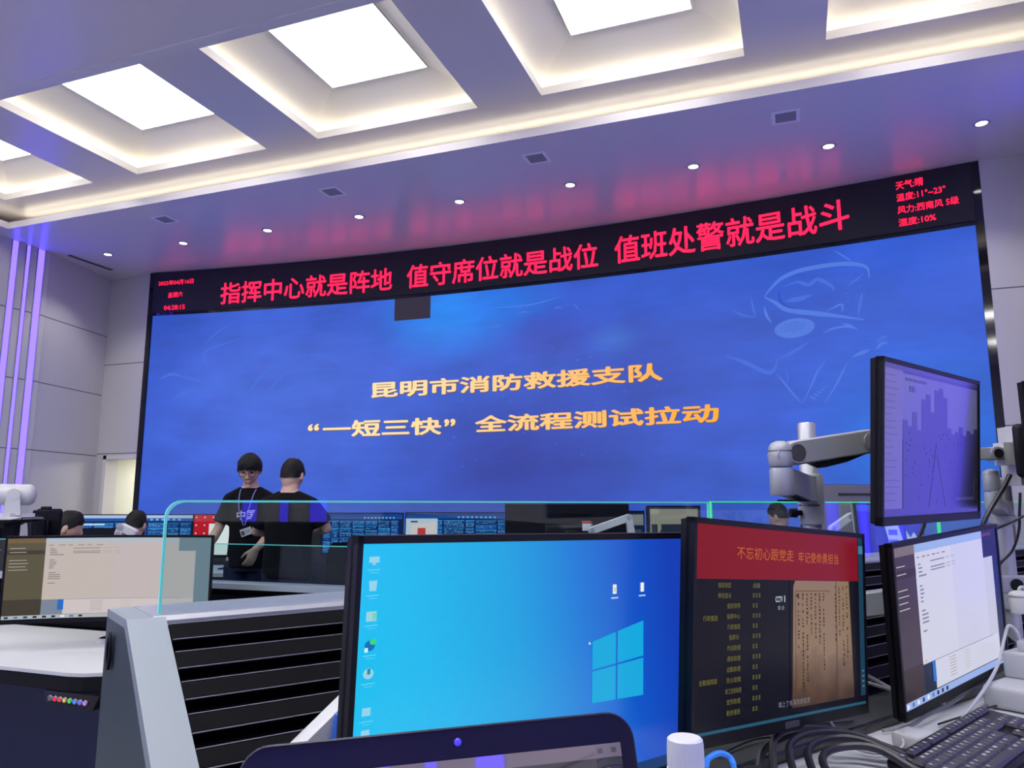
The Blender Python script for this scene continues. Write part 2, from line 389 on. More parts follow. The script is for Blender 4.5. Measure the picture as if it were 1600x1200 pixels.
g.hexa([V((XL-.15, 7.78, FLOOR2)), V((XL-.02, 7.78, FLOOR2)), V((-10.53, 9.16, FLOOR2)), V((-10.7, 9.16, FLOOR2)), V((XL-.15, 7.78, H1+.2)), V((XL-.02, 7.78, H1+.2)), V((-10.53, 9.16, H1+.2)), V((-10.7, 9.16, H1+.2))])
struct(g.build('wall_left_return'))
g = B().use(WF)
g.box(-10.7, -10.37, 9.16, 9.36, FLOOR2, H1); g.box(-10.37, -9.56, 9.16, 9.36, 1.92, H1); g.box(-9.56, -9.62, 9.16, 9.36, FLOOR2, H1)
g.box(2.04, 3.4, 9.07, 9.27, FLOOR2, H1)
struct(g.build('wall_front'))
g = B(); g.box(XR, XR+.15, YB, 7.78, FLOOR2, H1+.2)
struct(g.build('wall_right', WS)); g = B()
g.hexa([V((XR+.02, 7.78, FLOOR2)), V((XR+.17, 7.78, FLOOR2)), V((3.2, 9.1, FLOOR2)), V((3.0, 9.1, FLOOR2)), V((XR+.02, 7.78, H1+.2)), V((XR+.17, 7.78, H1+.2)), V((3.2, 9.1, H1+.2)), V((3.0, 9.1, H1+.2))])
struct(g.build('wall_right_return', WS))
g = B(); g.box(XL-.15, XR+.15, YB-.15, YB, FLOOR2, H1+.2); struct(g.build('wall_back', WS))
WY0, WY1 = ray(210, 760)[0].y/ray(210, 760)[0].x*-10.465, ray(226, 760)[0].y/ray(226, 760)[0].x*-10.465
# doorway and the lit corridor behind it
g = B().use(T['warm'])
g.box(-10.47, -10.37, 9.36, 11.2, FLOOR2, 2.2); g.box(-10.5, -8.2, 11.2, 11.3, FLOOR2, 2.2); g.box(-10.5, -9.63, 9.37, 11.3, 2.0, 2.1); g.box(-9.63, -8.2, 9.7, 11.3, 2.0, 2.1); g.box(-8.3, -8.2, 9.6, 11.3, FLOOR2, 2.2)
struct(g.build('wall_corridor'))
g = B().use(T['trimc'])
g.box(-10.37, -10.30, 9.14, 9.37, FLOOR2, 1.92); g.box(-9.60, -9.56, 9.14, 9.37, FLOOR2, 1.92); g.box(-10.37, -9.56, 9.14, 9.37, 1.86, 1.92)
struct(g.build('door_1'))
g = B(); g.box(-10.47, -10.462, WY0, WY1, FLOOR2+.1, 1.80); struct(g.build('window_1', mat('bright_window', (.9, .9, .9), .5, emit=(1, .98, .92), es=2.2)))
l = bpy.data.lights.new('corridor_lamp', 'AREA'); l.energy = 30; l.size = .8; l.color = (1, .96, .84)
o = bpy.data.objects.new('corridor_lamp', l); COL.objects.link(o); o.location = (-9.6, 10.4, 1.97)

# violet light strips in the side walls, in groups of three
for gi, yc in enumerate((7.43, 3.88, .33, -3.60)):
    for k, (dy, wd) in enumerate(((-.2, .085), (0, .05), (.2, .10))):
        if gi == 3: dy *= 3.4; wd *= 3.0
        for sx, xw, nm in ((1, XL, 'left'), (-1, XR, 'right')):
            t = thing('light_strip', 'violet light strip on the %s wall, %s, %s' % (nm, ['narrow and nearest the camera', 'thinnest in the middle', 'widest and farthest'][k], ['group beside video wall', 'second group', 'third group', 'rearmost group'][gi]), 'light strip', (xw, yc+dy, .2), group='violet strips on the %s wall' % nm)
            g = B(); g.box(min(xw, xw+sx*.012), max(xw, xw+sx*.012), yc+dy-wd/2, yc+dy+wd/2, .2, H1-.01); g.build('diffuser', T['strip'], t)
            g = B()
            for q in (-1, 1): g.box(min(xw, xw+sx*.016), max(xw, xw+sx*.016), yc+dy+q*(wd/2+.004)-.004, yc+dy+q*(wd/2+.004)+.004, .2, H1-.01)
            g.build('channel', T['alu'], t)

# ================================================================ VIDEO WALL
X0, X1, ZB, ZT = -9.54, 1.96, .75, 4.135
def curved(b, xa, xb, za, zb, off=0, n=24):
    for i in range(n):
        xa_ = xa+(xb-xa)*i/n; xb_ = xa+(xb-xa)*(i+1)/n
        b.quad(V((xa_, cY(xa_)-off, za)), V((xb_, cY(xb_)-off, za)), V((xb_, cY(xb_)-off, zb)), V((xa_, cY(xa_)-off, zb)))
    return b
def slab(b, xa, xb, za, zb, o0, o1, n=24):
    rs = []
    for i in range(n+1):
        x = xa+(xb-xa)*i/n; rs.append([V((x, cY(x)-o0, za)), V((x, cY(x)-o1, za)), V((x, cY(x)-o1, zb)), V((x, cY(x)-o0, zb))])
    return b.rings(rs)
def blue_mat():
    m = bpy.data.materials.new('video_wall_picture'); m.use_nodes = True; nt = m.node_tree; bs = nt.nodes['Principled BSDF']
    bs.inputs['Base Color'].default_value = (.004, .004, .006, 1); bs.inputs['Roughness'].default_value = .5
    tc = nt.nodes.new('ShaderNodeTexCoord'); col = None
    def node(t, **k):
        n = nt.nodes.new(t)
        for a, v in k.items(): setattr(n, a, v)
        return n
    base = node('ShaderNodeRGB'); base.outputs[0].default_value = (*srgb(52, 92, 208), 1); cur = base.outputs[0]
    def blob(px, py, rx, rz, rgb, amt):
        nonlocal cur
        c = onwall(px, py)
        mp = node('ShaderNodeMapping', vector_type='TEXTURE'); nt.links.new(tc.outputs['Object'], mp.inputs[0])
        mp.inputs['Location'].default_value = c-V((-3.8, cY(-3.8), ZB)); mp.inputs['Scale'].default_value = (rx, 50, rz)
        gr = node('ShaderNodeTexGradient', gradient_type='SPHERICAL'); nt.links.new(mp.outputs[0], gr.inputs[0])
        pw = node('ShaderNodeMath', operation='MULTIPLY'); nt.links.new(gr.outputs['Fac'], pw.inputs[0]); pw.inputs[1].default_value = amt
        sm = node('ShaderNodeMapRange', interpolation_type='SMOOTHSTEP'); nt.links.new(gr.outputs['Fac'], sm.inputs[0]); sm.inputs[4].default_value = amt
        mx = node('ShaderNodeMix', data_type='RGBA'); nt.links.new(sm.outputs[0], mx.inputs[0]); nt.links.new(cur, mx.inputs[6]); mx.inputs[7].default_value = (*srgb(*rgb), 1)
        cur = mx.outputs[2]
    blob(420, 620, 3.6, 2.6, (70, 108, 222), .9)
    blob(1400, 480, 3.4, 2.6, (44, 92, 214), .9)
    blob(820, 720, 2.6, 1.5, (44, 64, 168), 1.0)
    blob(1000, 600, 1.8, 1.5, (46, 78, 190), .8)
    blob(700, 490, 1.5, .9, (38, 140, 250), 1.0)
    blob(790, 470, 1.1, .5, (36, 122, 238), .8)
    blob(860, 525, .9, .5, (66, 76, 190), .5)
    blob(1450, 700, 1.6, 1.5, (24, 112, 226), 1.0)
    blob(960, 530, .5, .3, (64, 120, 220), .6)
    blob(250, 520, 1.0, 2.0, (42, 84, 200), .6)
    for sc_, dt, st, k in ((.9, 6, (1, 1, 2.0), .16), (7, 4, (.3, 1, 2.0), .05)):
        mp = node('ShaderNodeMapping'); nt.links.new(tc.outputs['Object'], mp.inputs[0]); mp.inputs['Scale'].default_value = st
        nz = node('ShaderNodeTexNoise'); nt.links.new(mp.outputs[0], nz.inputs[0]); nz.inputs['Scale'].default_value = sc_; nz.inputs['Detail'].default_value = dt
        mr = node('ShaderNodeMapRange'); nt.links.new(nz.outputs['Fac'], mr.inputs[0]); mr.inputs[1].default_value = .3; mr.inputs[2].default_value = .75; mr.inputs[3].default_value = 1-k; mr.inputs[4].default_value = 1+k
        mx = node('ShaderNodeVectorMath', operation='SCALE'); nt.links.new(cur, mx.inputs[0]); nt.links.new(mr.outputs[0], mx.inputs['Scale']); cur = mx.outputs[0]
    nt.links.new(cur, bs.inputs['Emission Color']); bs.inputs['Emission Strength'].default_value = WALL_E
    return m
T['blue'] = blue_mat()
T['faint'] = emat('picture_pale_blue', (72, 110, 216), rough=.5); T['faint2'] = emat('picture_light_blue', (84, 122, 220), rough=.5); T['faint3'] = emat('picture_deep_blue', (44, 84, 196), rough=.5)
vw = thing('video_wall', 'huge curved blue video wall with golden Chinese title text', 'video wall', (-3.8, cY(-3.8), ZB))
g = curved(B(), X0, X1, ZB, ZT, 0, 48); g.build('display', T['blue'], vw, True, recalc=False)
g = slab(B(), X0-.08, X1+.08, FLOOR2, H1-.003, -.20, -.02, 32); g.build('back_panel', T['matte'], vw)
g = B()
slab(g, X0-.08, X0, FLOOR2, H1-.003, -.03, .02, 2); slab(g, X1, X1+.08, FLOOR2, H1-.003, -.03, .02, 2); slab(g, X0, X1, ZT, ZT+.045, -.03, .015, 40); slab(g, X0-.08, X1+.08, FLOOR2, ZB, -.03, .02, 32)
g.build('frame', T['black'], vw)
# unlit module
a = onwall(617, 469); c = onwall(672.5, 497)
g = curved(B(), a.x, c.x, c.z, ZT, .004, 4); tag(g.build('dark_module', emat('unlit_module', (54, 48, 66), rough=.5), vw, recalc=False), 'unlit dark rectangle at the top of the blue picture')
def wall_text(name, s, x0, y0, x1, y1, px_h, m, parent, bold, off, tilt=0):
    """s between pixel baseline-left (x0,y0) and baseline-right (x1,y1); px_h = height in pixels at the left"""
    A_ = onwall(x0, y0); B_ = onwall(x1, y1); T_ = onwall(x0, y0-px_h)
    h = T_.z-A_.z; vs, fs = text_geo(s, bold); g = B(); o = []
    for u, v in vs:
        X = A_.x+(B_.x-A_.x)*u; z = A_.z+(B_.z-A_.z)*u+h*v; o.append(V((X, cY(X)-off, z)))
    g.add(o, fs); return g.build(name, m, parent, recalc=False)
def goldmat():
    m = mat('title_gold', (.01, .01, .01), .5); nt = m.node_tree; bs = nt.nodes['Principled BSDF']
    tc = nt.nodes.new('ShaderNodeTexCoord'); sp = nt.nodes.new('ShaderNodeSeparateXYZ'); nt.links.new(tc.outputs['Object'], sp.inputs[0])
    mr = nt.nodes.new('ShaderNodeMapRange'); nt.links.new(sp.outputs[0], mr.inputs[0]); mr.inputs[1].default_value = -1.6; mr.inputs[2].default_value = 2.6
    cr = nt.nodes.new('ShaderNodeMix'); cr.data_type = 'RGBA'; nt.links.new(mr.outputs[0], cr.inputs[0]); cr.inputs[6].default_value = (*srgb(255, 226, 165), 1); cr.inputs[7].default_value = (*srgb(255, 172, 52), 1)
    nt.links.new(cr.outputs[2], bs.inputs['Emission Color']); bs.inputs['Emission Strength'].default_value = 1.0; return m
T['gold'] = goldmat(); T['goldsh'] = emat('title_shadow', (120, 90, 90), rough=.5)
for nm, m_, off, dx in (('title_shadow', T['goldsh'], .004, 1.2), ('title_text', T['gold'], .007, 0)):
    wall_text(nm, '昆明市消防救援支队', 580+dx, 622.5+dx, 1036+dx, 594.5+dx, 25, m_, vw, .030, off)
    wall_text(nm, '“', 481+dx, 674+dx, 499+dx, 673+dx, 11, m_, vw, .03, off)
    wall_text(nm, '一短三快', 504+dx, 684+dx, 690+dx, 679+dx, 26, m_, vw, .030, off)
    wall_text(nm, '”', 694+dx, 667+dx, 712+dx, 666+dx, 12, m_, vw, .03, off)
    wall_text(nm, '全流程测试拉动', 742+dx, 676+dx, 1124+dx, 659.5+dx, 26, m_, vw, .030, off)
# the faint firefighter picture on the right and the plume of spray on the left
art = B()
def stroke(pts, wpx, m, off=.003):
    P_ = [onwall(*p) for p in pts]; P_ = catmull(P_, 5); wd = wpx*.0085
    art.use(m); o = []
    for i, p in enumerate(P_):
        d = P_[min(i+1, len(P_)-1)]-P_[max(i-1, 0)]; d = V((d.x, 0, d.z)).normalized(); nrm = V((-d.z, 0, d.x))
        k = wd/2*min(1, .25+2.5*min(i, len(P_)-1-i)/len(P_))
        for sg in (-1, 1): q = p+nrm*k*sg; o.append(V((q.x, cY(q.x)-off, q.z)))
    art.add(o, [(2*i, 2*i+1, 2*i+3, 2*i+2) for i in range(len(P_)-1)])
def catmull(P_, n):
    q = [P_[0]*2-P_[1]]+P_+[P_[-1]*2-P_[-2]]; out = []
    for i in range(1, len(q)-2):
        for k in range(n):
            t = k/n; a, b_, c, d = q[i-1:i+3]; out.append(.5*((2*b_)+(c-a)*t+(2*a-5*b_+4*c-d)*t*t+(3*b_-a-3*c+d)*t**3))
    return out+[P_[-1]]
def Z4(*pts): return [(1120+x/4.444, 380+y/4.444) for x, y in pts]
def Z5(*pts): return [(240+x/4.21, 460+y/4.21) for x, y in pts]
def poly(pts, m, off=.003):
    art.use(m); P_ = [onwall(*p) for p in pts]; art.add([V((p.x, cY(p.x)-off, p.z)) for p in P_], [tuple(range(len(P_)))])
poly([(1120+(540+140*math.cos(a))/4.444, 380+(590+68*math.sin(a)-.12*140*math.cos(a))/4.444) for a in [2*PI*i/28 for i in range(28)]], T['faint2'])
for r_ in range(7):
    for q in range(9):
        if abs(q-4)**2/16+abs(r_-3)**2/9 < 1.05: x, y = Z4((460+q*20-(r_ % 2)*10, 555+r_*12-q*2.5))[0]; poly([(x-1, y), (x, y-1), (x+1, y), (x, y+1)], T['faint3'], .005)
for pts, wpx, m_ in (([(330, 370), (380, 310), (450, 245), (560, 195), (700, 165), (850, 145), (980, 148), (1045, 175), (1058, 240)], 6, 'faint2'),
    ([(330, 375), (400, 410), (470, 455), (560, 475), (700, 490), (830, 505), (1025, 532)], 7, 'faint2'), ([(430, 330), (440, 400), (480, 440), (560, 460)], 4, 'faint3'),
    ([(330, 440), (345, 500), (380, 555)], 4, 'faint2'), ([(740, 625), (800, 595), (900, 580), (980, 600)], 3, 'faint2'), ([(870, 560), (920, 570), (975, 600)], 3, 'faint2'),
    ([(940, 790), (1010, 760), (1060, 740)], 5, 'faint2'), ([(1100, 690), (1150, 660), (1185, 650)], 6, 'faint'), ([(1110, 740), (1140, 700), (1190, 690)], 4, 'faint2'),
    ([(755, 815), (700, 890), (665, 970), (600, 1110)], 2.5, 'faint2'), ([(910, 825), (870, 900), (830, 980), (750, 1110)], 2.5, 'faint2'), ([(420, 910), (500, 1010), (590, 1115)], 2.5, 'faint2'),
    ([(470, 860), (495, 930), (480, 980)], 2, 'faint'), ([(440, 800), (540, 750), (630, 690)], 5, 'faint'), ([(100, 460), (180, 500), (270, 515)], 3, 'faint'), ([(235, 370), (250, 440), (270, 515)], 3, 'faint'),
    ([(60, 780), (200, 830), (370, 900), (430, 800)], 6, 'faint'), ([(470, 300), (560, 270), (640, 290), (700, 250), (800, 300), (810, 335)], 5, 'faint'), ([(480, 400), (560, 390), (660, 360)], 7, 'faint'),
    ([(760, 475), (865, 425), (870, 480)], 3, 'faint2'), ([(900, 300), (960, 260), (1020, 210)], 3, 'faint'), ([(980, 500), (995, 420), (1010, 340)], 4, 'faint'), ([(810, 50), (880, 90), (940, 130)], 2, 'faint2')):
    stroke(Z4(*pts), wpx, T[m_])
for k in range(5): stroke(Z4((640+k*28, 1060-k*16), (690+k*18, 1085-k*22)), 2.5, T['faint2'])
for k in range(70):
    x = random.uniform(880, 1030); y = random.uniform(220, 500); q = Z4((x, y))[0]; poly([(q[0], q[1]), (q[0]+1.4, q[1]-.5), (q[0]+1, q[1]+1.3)], T[random.choice(['faint', 'faint2'])])
for pts, wpx in (([(200, 545), (280, 560), (350, 590), (440, 605)], 5), ([(440, 590), (520, 520), (600, 460), (700, 400), (850, 380), (1000, 400)], 4), ([(520, 560), (560, 650), (640, 740), (700, 760)], 6),
    ([(640, 740), (650, 620), (760, 500), (980, 410)], 5), ([(700, 700), (780, 610), (900, 510), (1190, 490)], 5), ([(720, 720), (800, 650), (950, 600), (1110, 540)], 7), ([(760, 750), (850, 700), (960, 690), (1020, 690), (960, 730), (800, 745)], 5),
    ([(1000, 400), (1120, 405), (1250, 470)], 5), ([(380, 770), (430, 745), (560, 765), (700, 770)], 4), ([(120, 700), (220, 640), (330, 630), (350, 660)], 9), ([(350, 560), (355, 480), (330, 390), (420, 340), (560, 300)], 4), ([(330, 330), (420, 250), (520, 190)], 3),
    ([(40, 560), (120, 525), (210, 545)], 6), ([(205, 500), (225, 550), (290, 600)], 2.5), ([(600, 480), (570, 600), (610, 720)], 4), ([(450, 900), (500, 870)], 2.5), ([(540, 930), (570, 850)], 2.5), ([(1370, 760), (1430, 690)], 2.5), ([(1450, 520), (1520, 440), (1590, 410)], 2.5)):
    stroke(Z5(*pts), wpx, T['faint'])
for k in range(90):
    x = random.gauss(830, 150); y = random.gauss(640, 70); q = random.uniform(.6, 2.2)
    if 560 < x < 1190 and 500 < y < 770: poly([(x-q, y), (x, y-q*.7), (x+q, y), (x, y+q*.7)], T[random.choice(['faint', 'faint', 'faint2'])], .002)
for pts in ([(760, 482), (830, 476), (880, 462)], [(805, 492), (820, 487), (826, 490)], [(865, 484), (872, 480), (880, 482)], [(760, 512), (785, 508)], [(896, 475), (905, 484)]): stroke(pts, 2, T['faint2'])
art.build('picture_detail', None, vw, recalc=False)

# red ticker above
tk = thing('led_ticker', 'long black LED ticker board with red Chinese slogan above the video wall', 'LED board', (-3.8, cY(-3.8), ZT+.045))
g = slab(B(), X0, X1, ZT+.045, H1-.004, -.03, .03, 40); g.build('board', T['board'], tk)
red = T['led_red']
for s, xa, ya, xb, yb, h, bo in (('指挥中心就是阵地', 346, 476.5, 614, 454, 33, .012), ('值守席位就是战位', 637, 452, 935.5, 418.5, 36, .012), ('值班处警就是战斗', 961.5, 414, 1328, 358, 42, .012)):
    wall_text('slogan_text', s, xa, ya, xb, yb, h, red, tk, bo, .034)
for s, xa, ya, xb, yb, h in (('2022年04月16日', 250, 447.8, 304.5, 443.5, 7.5), ('星期六', 265, 466.5, 287.5, 464, 8), ('04:28:15', 258.5, 485.5, 291, 483.5, 7),
                              ('天气:晴', 1399.5, 299, 1442, 291, 13), ('温度:11°~23°', 1400.5, 317.5, 1477, 302, 12), ('风力:西南风 5级', 1402.5, 336.5, 1498, 319.5, 12), ('湿度:10%', 1404, 356, 1462, 346, 12)):
    wall_text('status_text', s, xa, ya, xb, yb, h, red, tk, .004 if xa < 400 else .010, .034)

# ================================================================ FRONT CONSOLE (operator's row)
fr_row = lambda x, y, z: row(x, y, z)
SL0, SL1 = (.03, .985), (.345, .745)          # slatted face: (n, z) top and bottom
cons = thing('console', 'front console row with black slatted back and aluminium top rail', 'console', row(0, 0, 0))
g = B().use(T['slate']); e0 = -.035; e1 = .012
prof = [(-.12, 0), (.95*1.35+.03-.35, 0), (.62, .55), (.36, .76), (.03, .995), (-.12, .995)]
prof = [(-.12, 0), (.43, 0), (.43, .70), (.37, .745), (.03, .987), (-.12, .987)]
g.prism([row(e0, n, z) for n, z in prof], RD*.012)
g.build('end_panel', None, cons)
g = B()
k_ = .018
prof2 = [(.43, 0), (.43, .70), (.37, .745), (.03, .987), (-.115, .987), (-.115, .975), (.02, .975), (.345, .735), (.40, .70), (.40, 0)]
g.prism([row(e0-.001, n+.002, z+.002) for n, z in prof2], RD*.052)
tag(g.build('end_trim', mat('end_trim_paint', (.23, .27, .29), .45, .1, bump=(120, .04)), cons), 'light grey sloping edge band')
g = B()
c = row(e0-.003, -.055, .935); ringp = []
for r_, dn in ((.0125, 0), (.0125, .004), (.009, .004), (.009, 0)): ringp.append([c-RD*dn+RN*(r_*math.cos(2*PI*i/28))+UZ*(r_*2.2*math.sin(2*PI*i/28)) for i in range(28)])
g.use(T['plastic']).rings(ringp, caps=False, closed=True); g.use(T['black']).add([c-RD*.001+RN*(.0095*math.cos(2*PI*i/28))+UZ*(.0095*2.2*math.sin(2*PI*i/28)) for i in range(28)], [tuple(range(28))])
tag(g.build('cable_port', None, cons), 'black oval cable port')
g = B(); L = math.hypot(SL1[0]-SL0[0], SL1[1]-SL0[1]); tn = ((SL1[0]-SL0[0])/L, (SL1[1]-SL0[1])/L); nn = (-tn[1], tn[0])
ROWL = 3.6
def sl(u, h): return (SL0[0]+tn[0]*u+nn[0]*h, SL0[1]+tn[1]*u+nn[1]*h)
g.use(T['slat']); poly_ = [sl(0, -.012), sl(L, -.012), sl(L, -.05), sl(0, -.05)]
g.prism([row(.017, *p) for p in poly_], RD*ROWL)
u = .016
while u < L-.02:
    q = [sl(u, -.013), sl(u+.001, .006), sl(u+.004, .008), sl(u+.029, .008), sl(u+.032, .006), sl(u+.033, -.013)]
    g.use(T['slat']).prism([row(.017, *p) for p in q], RD*ROWL)
    for a_ in (.0020, .0315): g.use(T['slat_glint']).prism([row(.018, *p) for p in (sl(u+a_-.0007, .0066), sl(u+a_+.0007, .0066), sl(u+a_+.0007, .0084), sl(u+a_-.0007, .0084))], RD*(ROWL-.002))  # thin pale strips put the edge highlights into the shape
    u += .053
g.build('slat_panel', T['slat'], cons)
g = B(); g.prism([row(.0, n, z) for n, z in ((-.118, .955), (-.118, .984), (-.112, .990), (.026, .990), (.034, .984), (.036, .962), (.030, .955))], RD*(ROWL+.02)); g.build('top_rail', T['alu'], cons)
g = B(); g.prism([row(.012, n, z) for n, z in ((-.115, 0), (-.115, .955), (-.095, .955), (-.095, 0))], RD*ROWL); g.build('back_panel', T['matte'], cons)
g = B().use(T['mat']); g.prism([row(.017, n, z) for n, z in ((.335, .715), (.335, .745), (.440, .745), (.440, .715))], RD*ROWL)
g.use(T['black']); g.prism([row(.017, n, z) for n, z in ((.440, .713), (.440, .7455), (.444, .7475), (.450, .7455), (.450, .713))], RD*ROWL)
tag(g.build('rear_shelf', None, cons), 'dark felt shelf strip with black edge')
g = B()
bm = bmesh.new(); g.prism([row(.02, n, z) for n, z in ((.40, .70), (.40, .73), (1.0, .73), (1.006, .726), (1.006, .704), (1.0, .70))], RD*(ROWL-.01)); g.build('worktop', T['desk'], cons)
g = B(); g.prism([row(.02, n, z) for n, z in ((.452, .60), (.452, .70), (.47, .70), (.47, .60))], RD*(ROWL-.01)); g.build('apron', T['desk'], cons)
for s_ in (.05, 1.2, 2.4, 3.5):
    g = B(); g.prism([row(s_, n, z) for n, z in ((.0, 0), (.0, .70), (.9, .70), (.9, 0))], RD*.03); g.build('leg_panel', T['slate'], cons)
# glass screens on the rail
def glass_screen(label, s0, s1, z0, z1, n0, fr, rounded=True, edgem='edge', group=None):
    c = fr((s0+s1)/2, n0, z0); t = thing('glass_screen', label, 'glass screen', c, group=group)
    r_ = .025; pts = [(s0, z0)]
    if rounded: pts += [(s0+r_-r_*math.cos(a), z1-r_+r_*math.sin(a)) for a in [PI/2*i/6 for i in range(7)]]
    else: pts += [(s0, z1)]
    pts += [(s1, z1), (s1, z0)]
    th = .0035
    g = B()
    for sg in (-1, 1): g.add([fr(x, n0+sg*th, z) for x, z in pts], [tuple(range(len(pts)))])
    g.build('pane', T['glass'], t)
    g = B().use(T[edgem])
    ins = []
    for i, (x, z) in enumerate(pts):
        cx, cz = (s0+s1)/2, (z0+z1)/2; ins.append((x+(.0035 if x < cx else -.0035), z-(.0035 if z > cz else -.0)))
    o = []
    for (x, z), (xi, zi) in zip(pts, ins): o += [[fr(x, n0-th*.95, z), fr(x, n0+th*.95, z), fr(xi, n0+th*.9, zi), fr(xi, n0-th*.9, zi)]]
    g.rings(o, caps=True); g.build('painted_glow_edge', None, t)
    return t
frw = lambda s, n, z: row(s, n, z)
glass_screen('first glass screen on the front console, rounded corner and cyan edge with painted glow', .012, 1.283, .990, 1.1565, 0, frw, True, 'edge', 'glass screens on the front console')
glass_screen('second glass screen on the front console, behind the monitor arm, green joint with painted glow', 1.289, 2.50, .990, 1.158, 0, frw, False, 'edge2', 'glass screens on the front console')
glass_screen('third glass screen on the front console, at the right end', 2.506, 3.6, .990, 1.160, 0, frw, False, 'edge2', 'glass screens on the front console')

# ================================================================ MONITORS
def basis(yaw, tilt, roll):
    yaw, tilt, roll = [math.radians(a) for a in (yaw, tilt, roll)]
    nh = -HD*math.cos(yaw)+RT*math.sin(yaw); rx = RT*math.cos(yaw)+HD*math.sin(yaw)
    n = nh*math.cos(tilt)+UZ*math.sin(tilt); up = UZ*math.cos(tilt)-nh*math.sin(tilt)
    r2 = rx*math.cos(roll)-up*math.sin(roll); u2 = up*math.cos(roll)+rx*math.sin(roll)
    m = M.Identity(4)
    for i in range(3): m[i][0] = r2[i]; m[i][1] = -n[i]; m[i][2] = u2[i]
    return m
def pose(c, yaw, tilt=0, roll=0): return M.Translation(V(c)) @ basis(yaw, tilt, roll)
class Screen:
    """draws a lit picture: u 0..1 left to right, v 0..1 top to bottom"""
    def __init__(s, x0, x1, z0, z1, curve=0): s.g = B(); s.a = (x0, x1, z0, z1); s.k = 0; s.c = curve
    def p(s, u, v, lay):
        x0, x1, z0, z1 = s.a; x = x0+(x1-x0)*u
        return V((x, -lay*.00035 - .0008 + s.c*((x/(x1-x0)*2)**2), z1+(z0-z1)*v))
    def rect(s, u0, v0, u1, v1, rgb, lay=1, k=1.0):
        s.g.use(scr(rgb, k)); us = [u0]+([k/24 for k in range(25) if u0+1e-4 < k/24 < u1-1e-4] if s.c else [])+[u1]
        for a, b_ in zip(us, us[1:]):
            s.g.quad(s.p(a, v1, lay), s.p(b_, v1, lay), s.p(b_, v0, lay), s.p(a, v0, lay))
        return s
    def poly(s, pts, rgb, lay=1, k=1.0): s.g.use(scr(rgb, k)).add([s.p(u, v, lay) for u, v in pts], [tuple(range(len(pts)))]); return s
    def text(s, st, u0, v0, u1, v1, rgb, lay=3, bold=0, k=1.0):
        vs, fs = text_geo(st, bold); s.g.use(scr(rgb, k)); s.g.add([s.p(u0+(u1-u0)*a, v1+(v0-v1)*b_, lay) for a, b_ in vs], fs); return s
    def custom(s, m, u0, v0, u1, v1, lay=0):
        s.g.use(m).quad(s.p(u0, v1, lay), s.p(u1, v1, lay), s.p(u1, v0, lay), s.p(u0, v0, lay)); return s
def monitor(label, m, w_, h_, draw=None, curve=0, bez=(.007, .007, .009, .017), group=None, name='monitor', back=True, slot=False, shell='plastic', stand=None):
    t = thing(name, label, 'monitor', m=m, group=group)
    l, r_, tp, bt = bez; W, H = w_/2, h_/2; n = 12 if curve else 1
    cv = lambda x: curve*((x/W)**2)*-1
    g = B().use(T['plastic'])
    rs = []
    xs_ = [-W+w_*i/n for i in range(n+1)]
    # bezel: frame with a real opening, plus a thin shell behind
    def bar(xa, xb, za, zb):
        k = 10 if curve and xb-xa > .2 else 1
        rr = []
        for i in range(k+1):
            x = xa+(xb-xa)*i/k; y = cv(x); rr.append([V((x, y-.003, za)), V((x, y+.012, za)), V((x, y+.012, zb)), V((x, y-.003, zb))])
        g.rings(rr)
    bar(-W, W, H-tp, H); bar(-W, W, -H, -H+bt); bar(-W, -W+l, -H, H); bar(W-r_, W, -H, H)
    g.build('bezel', None, t, local=True)
    g = B().use(T[shell])
    rr = []
    k = 12 if curve else 1
    for i in range(k+1):
        x = -W+w_*i/k; y = cv(x)+.006; rr.append([V((x, y, -H+.001)), V((x, y+.014, -H+.004)), V((x, y+.016, H-.004)), V((x, y, H-.001))])
    g.rings(rr)
    if slot: g.use(T['black']).box(-W*.35, W*.35, .0185, .0245, H*.68, H*.68+.010)
    g.build('back_shell', None, t, local=True)
    g = B(); g.rbox(-w_*.2, w_*.2, .016, .05, -h_*.22, h_*.22, .012, 3); g.build('rear_housing', T[shell], t, local=True, smooth=True)
    if draw:
        s_ = Screen(-W+l, W-r_, -H+bt, H-tp, -curve*((W-l)/W)**2)
        draw(s_)
        s_.g.build('screen', None, t, local=True, recalc=False)
    if stand is not None:           # stand = height of the desk below the panel
        base = V(m.translation); bx = m.to_3x3() @ V((1, 0, 0)); by = m.to_3x3() @ V((0, 1, 0)); bx.z = 0; by.z = 0; bx.normalize(); by.normalize()
        fr = lambda x, y, z: V((base.x, base.y, 0))+bx*x+by*y+UZ*z
        g = B(); g.rbox(-.03, .03, .05, .075, stand+.008, base.z+.05, .006, 2, fr); g.build('stand_neck', T['plastic'], t)
        g = B(); g.rbox(-.12, .12, .03, .20, stand, stand+.012, .005, 2, fr); g.build('stand_base', T['plastic'], t)
    return t

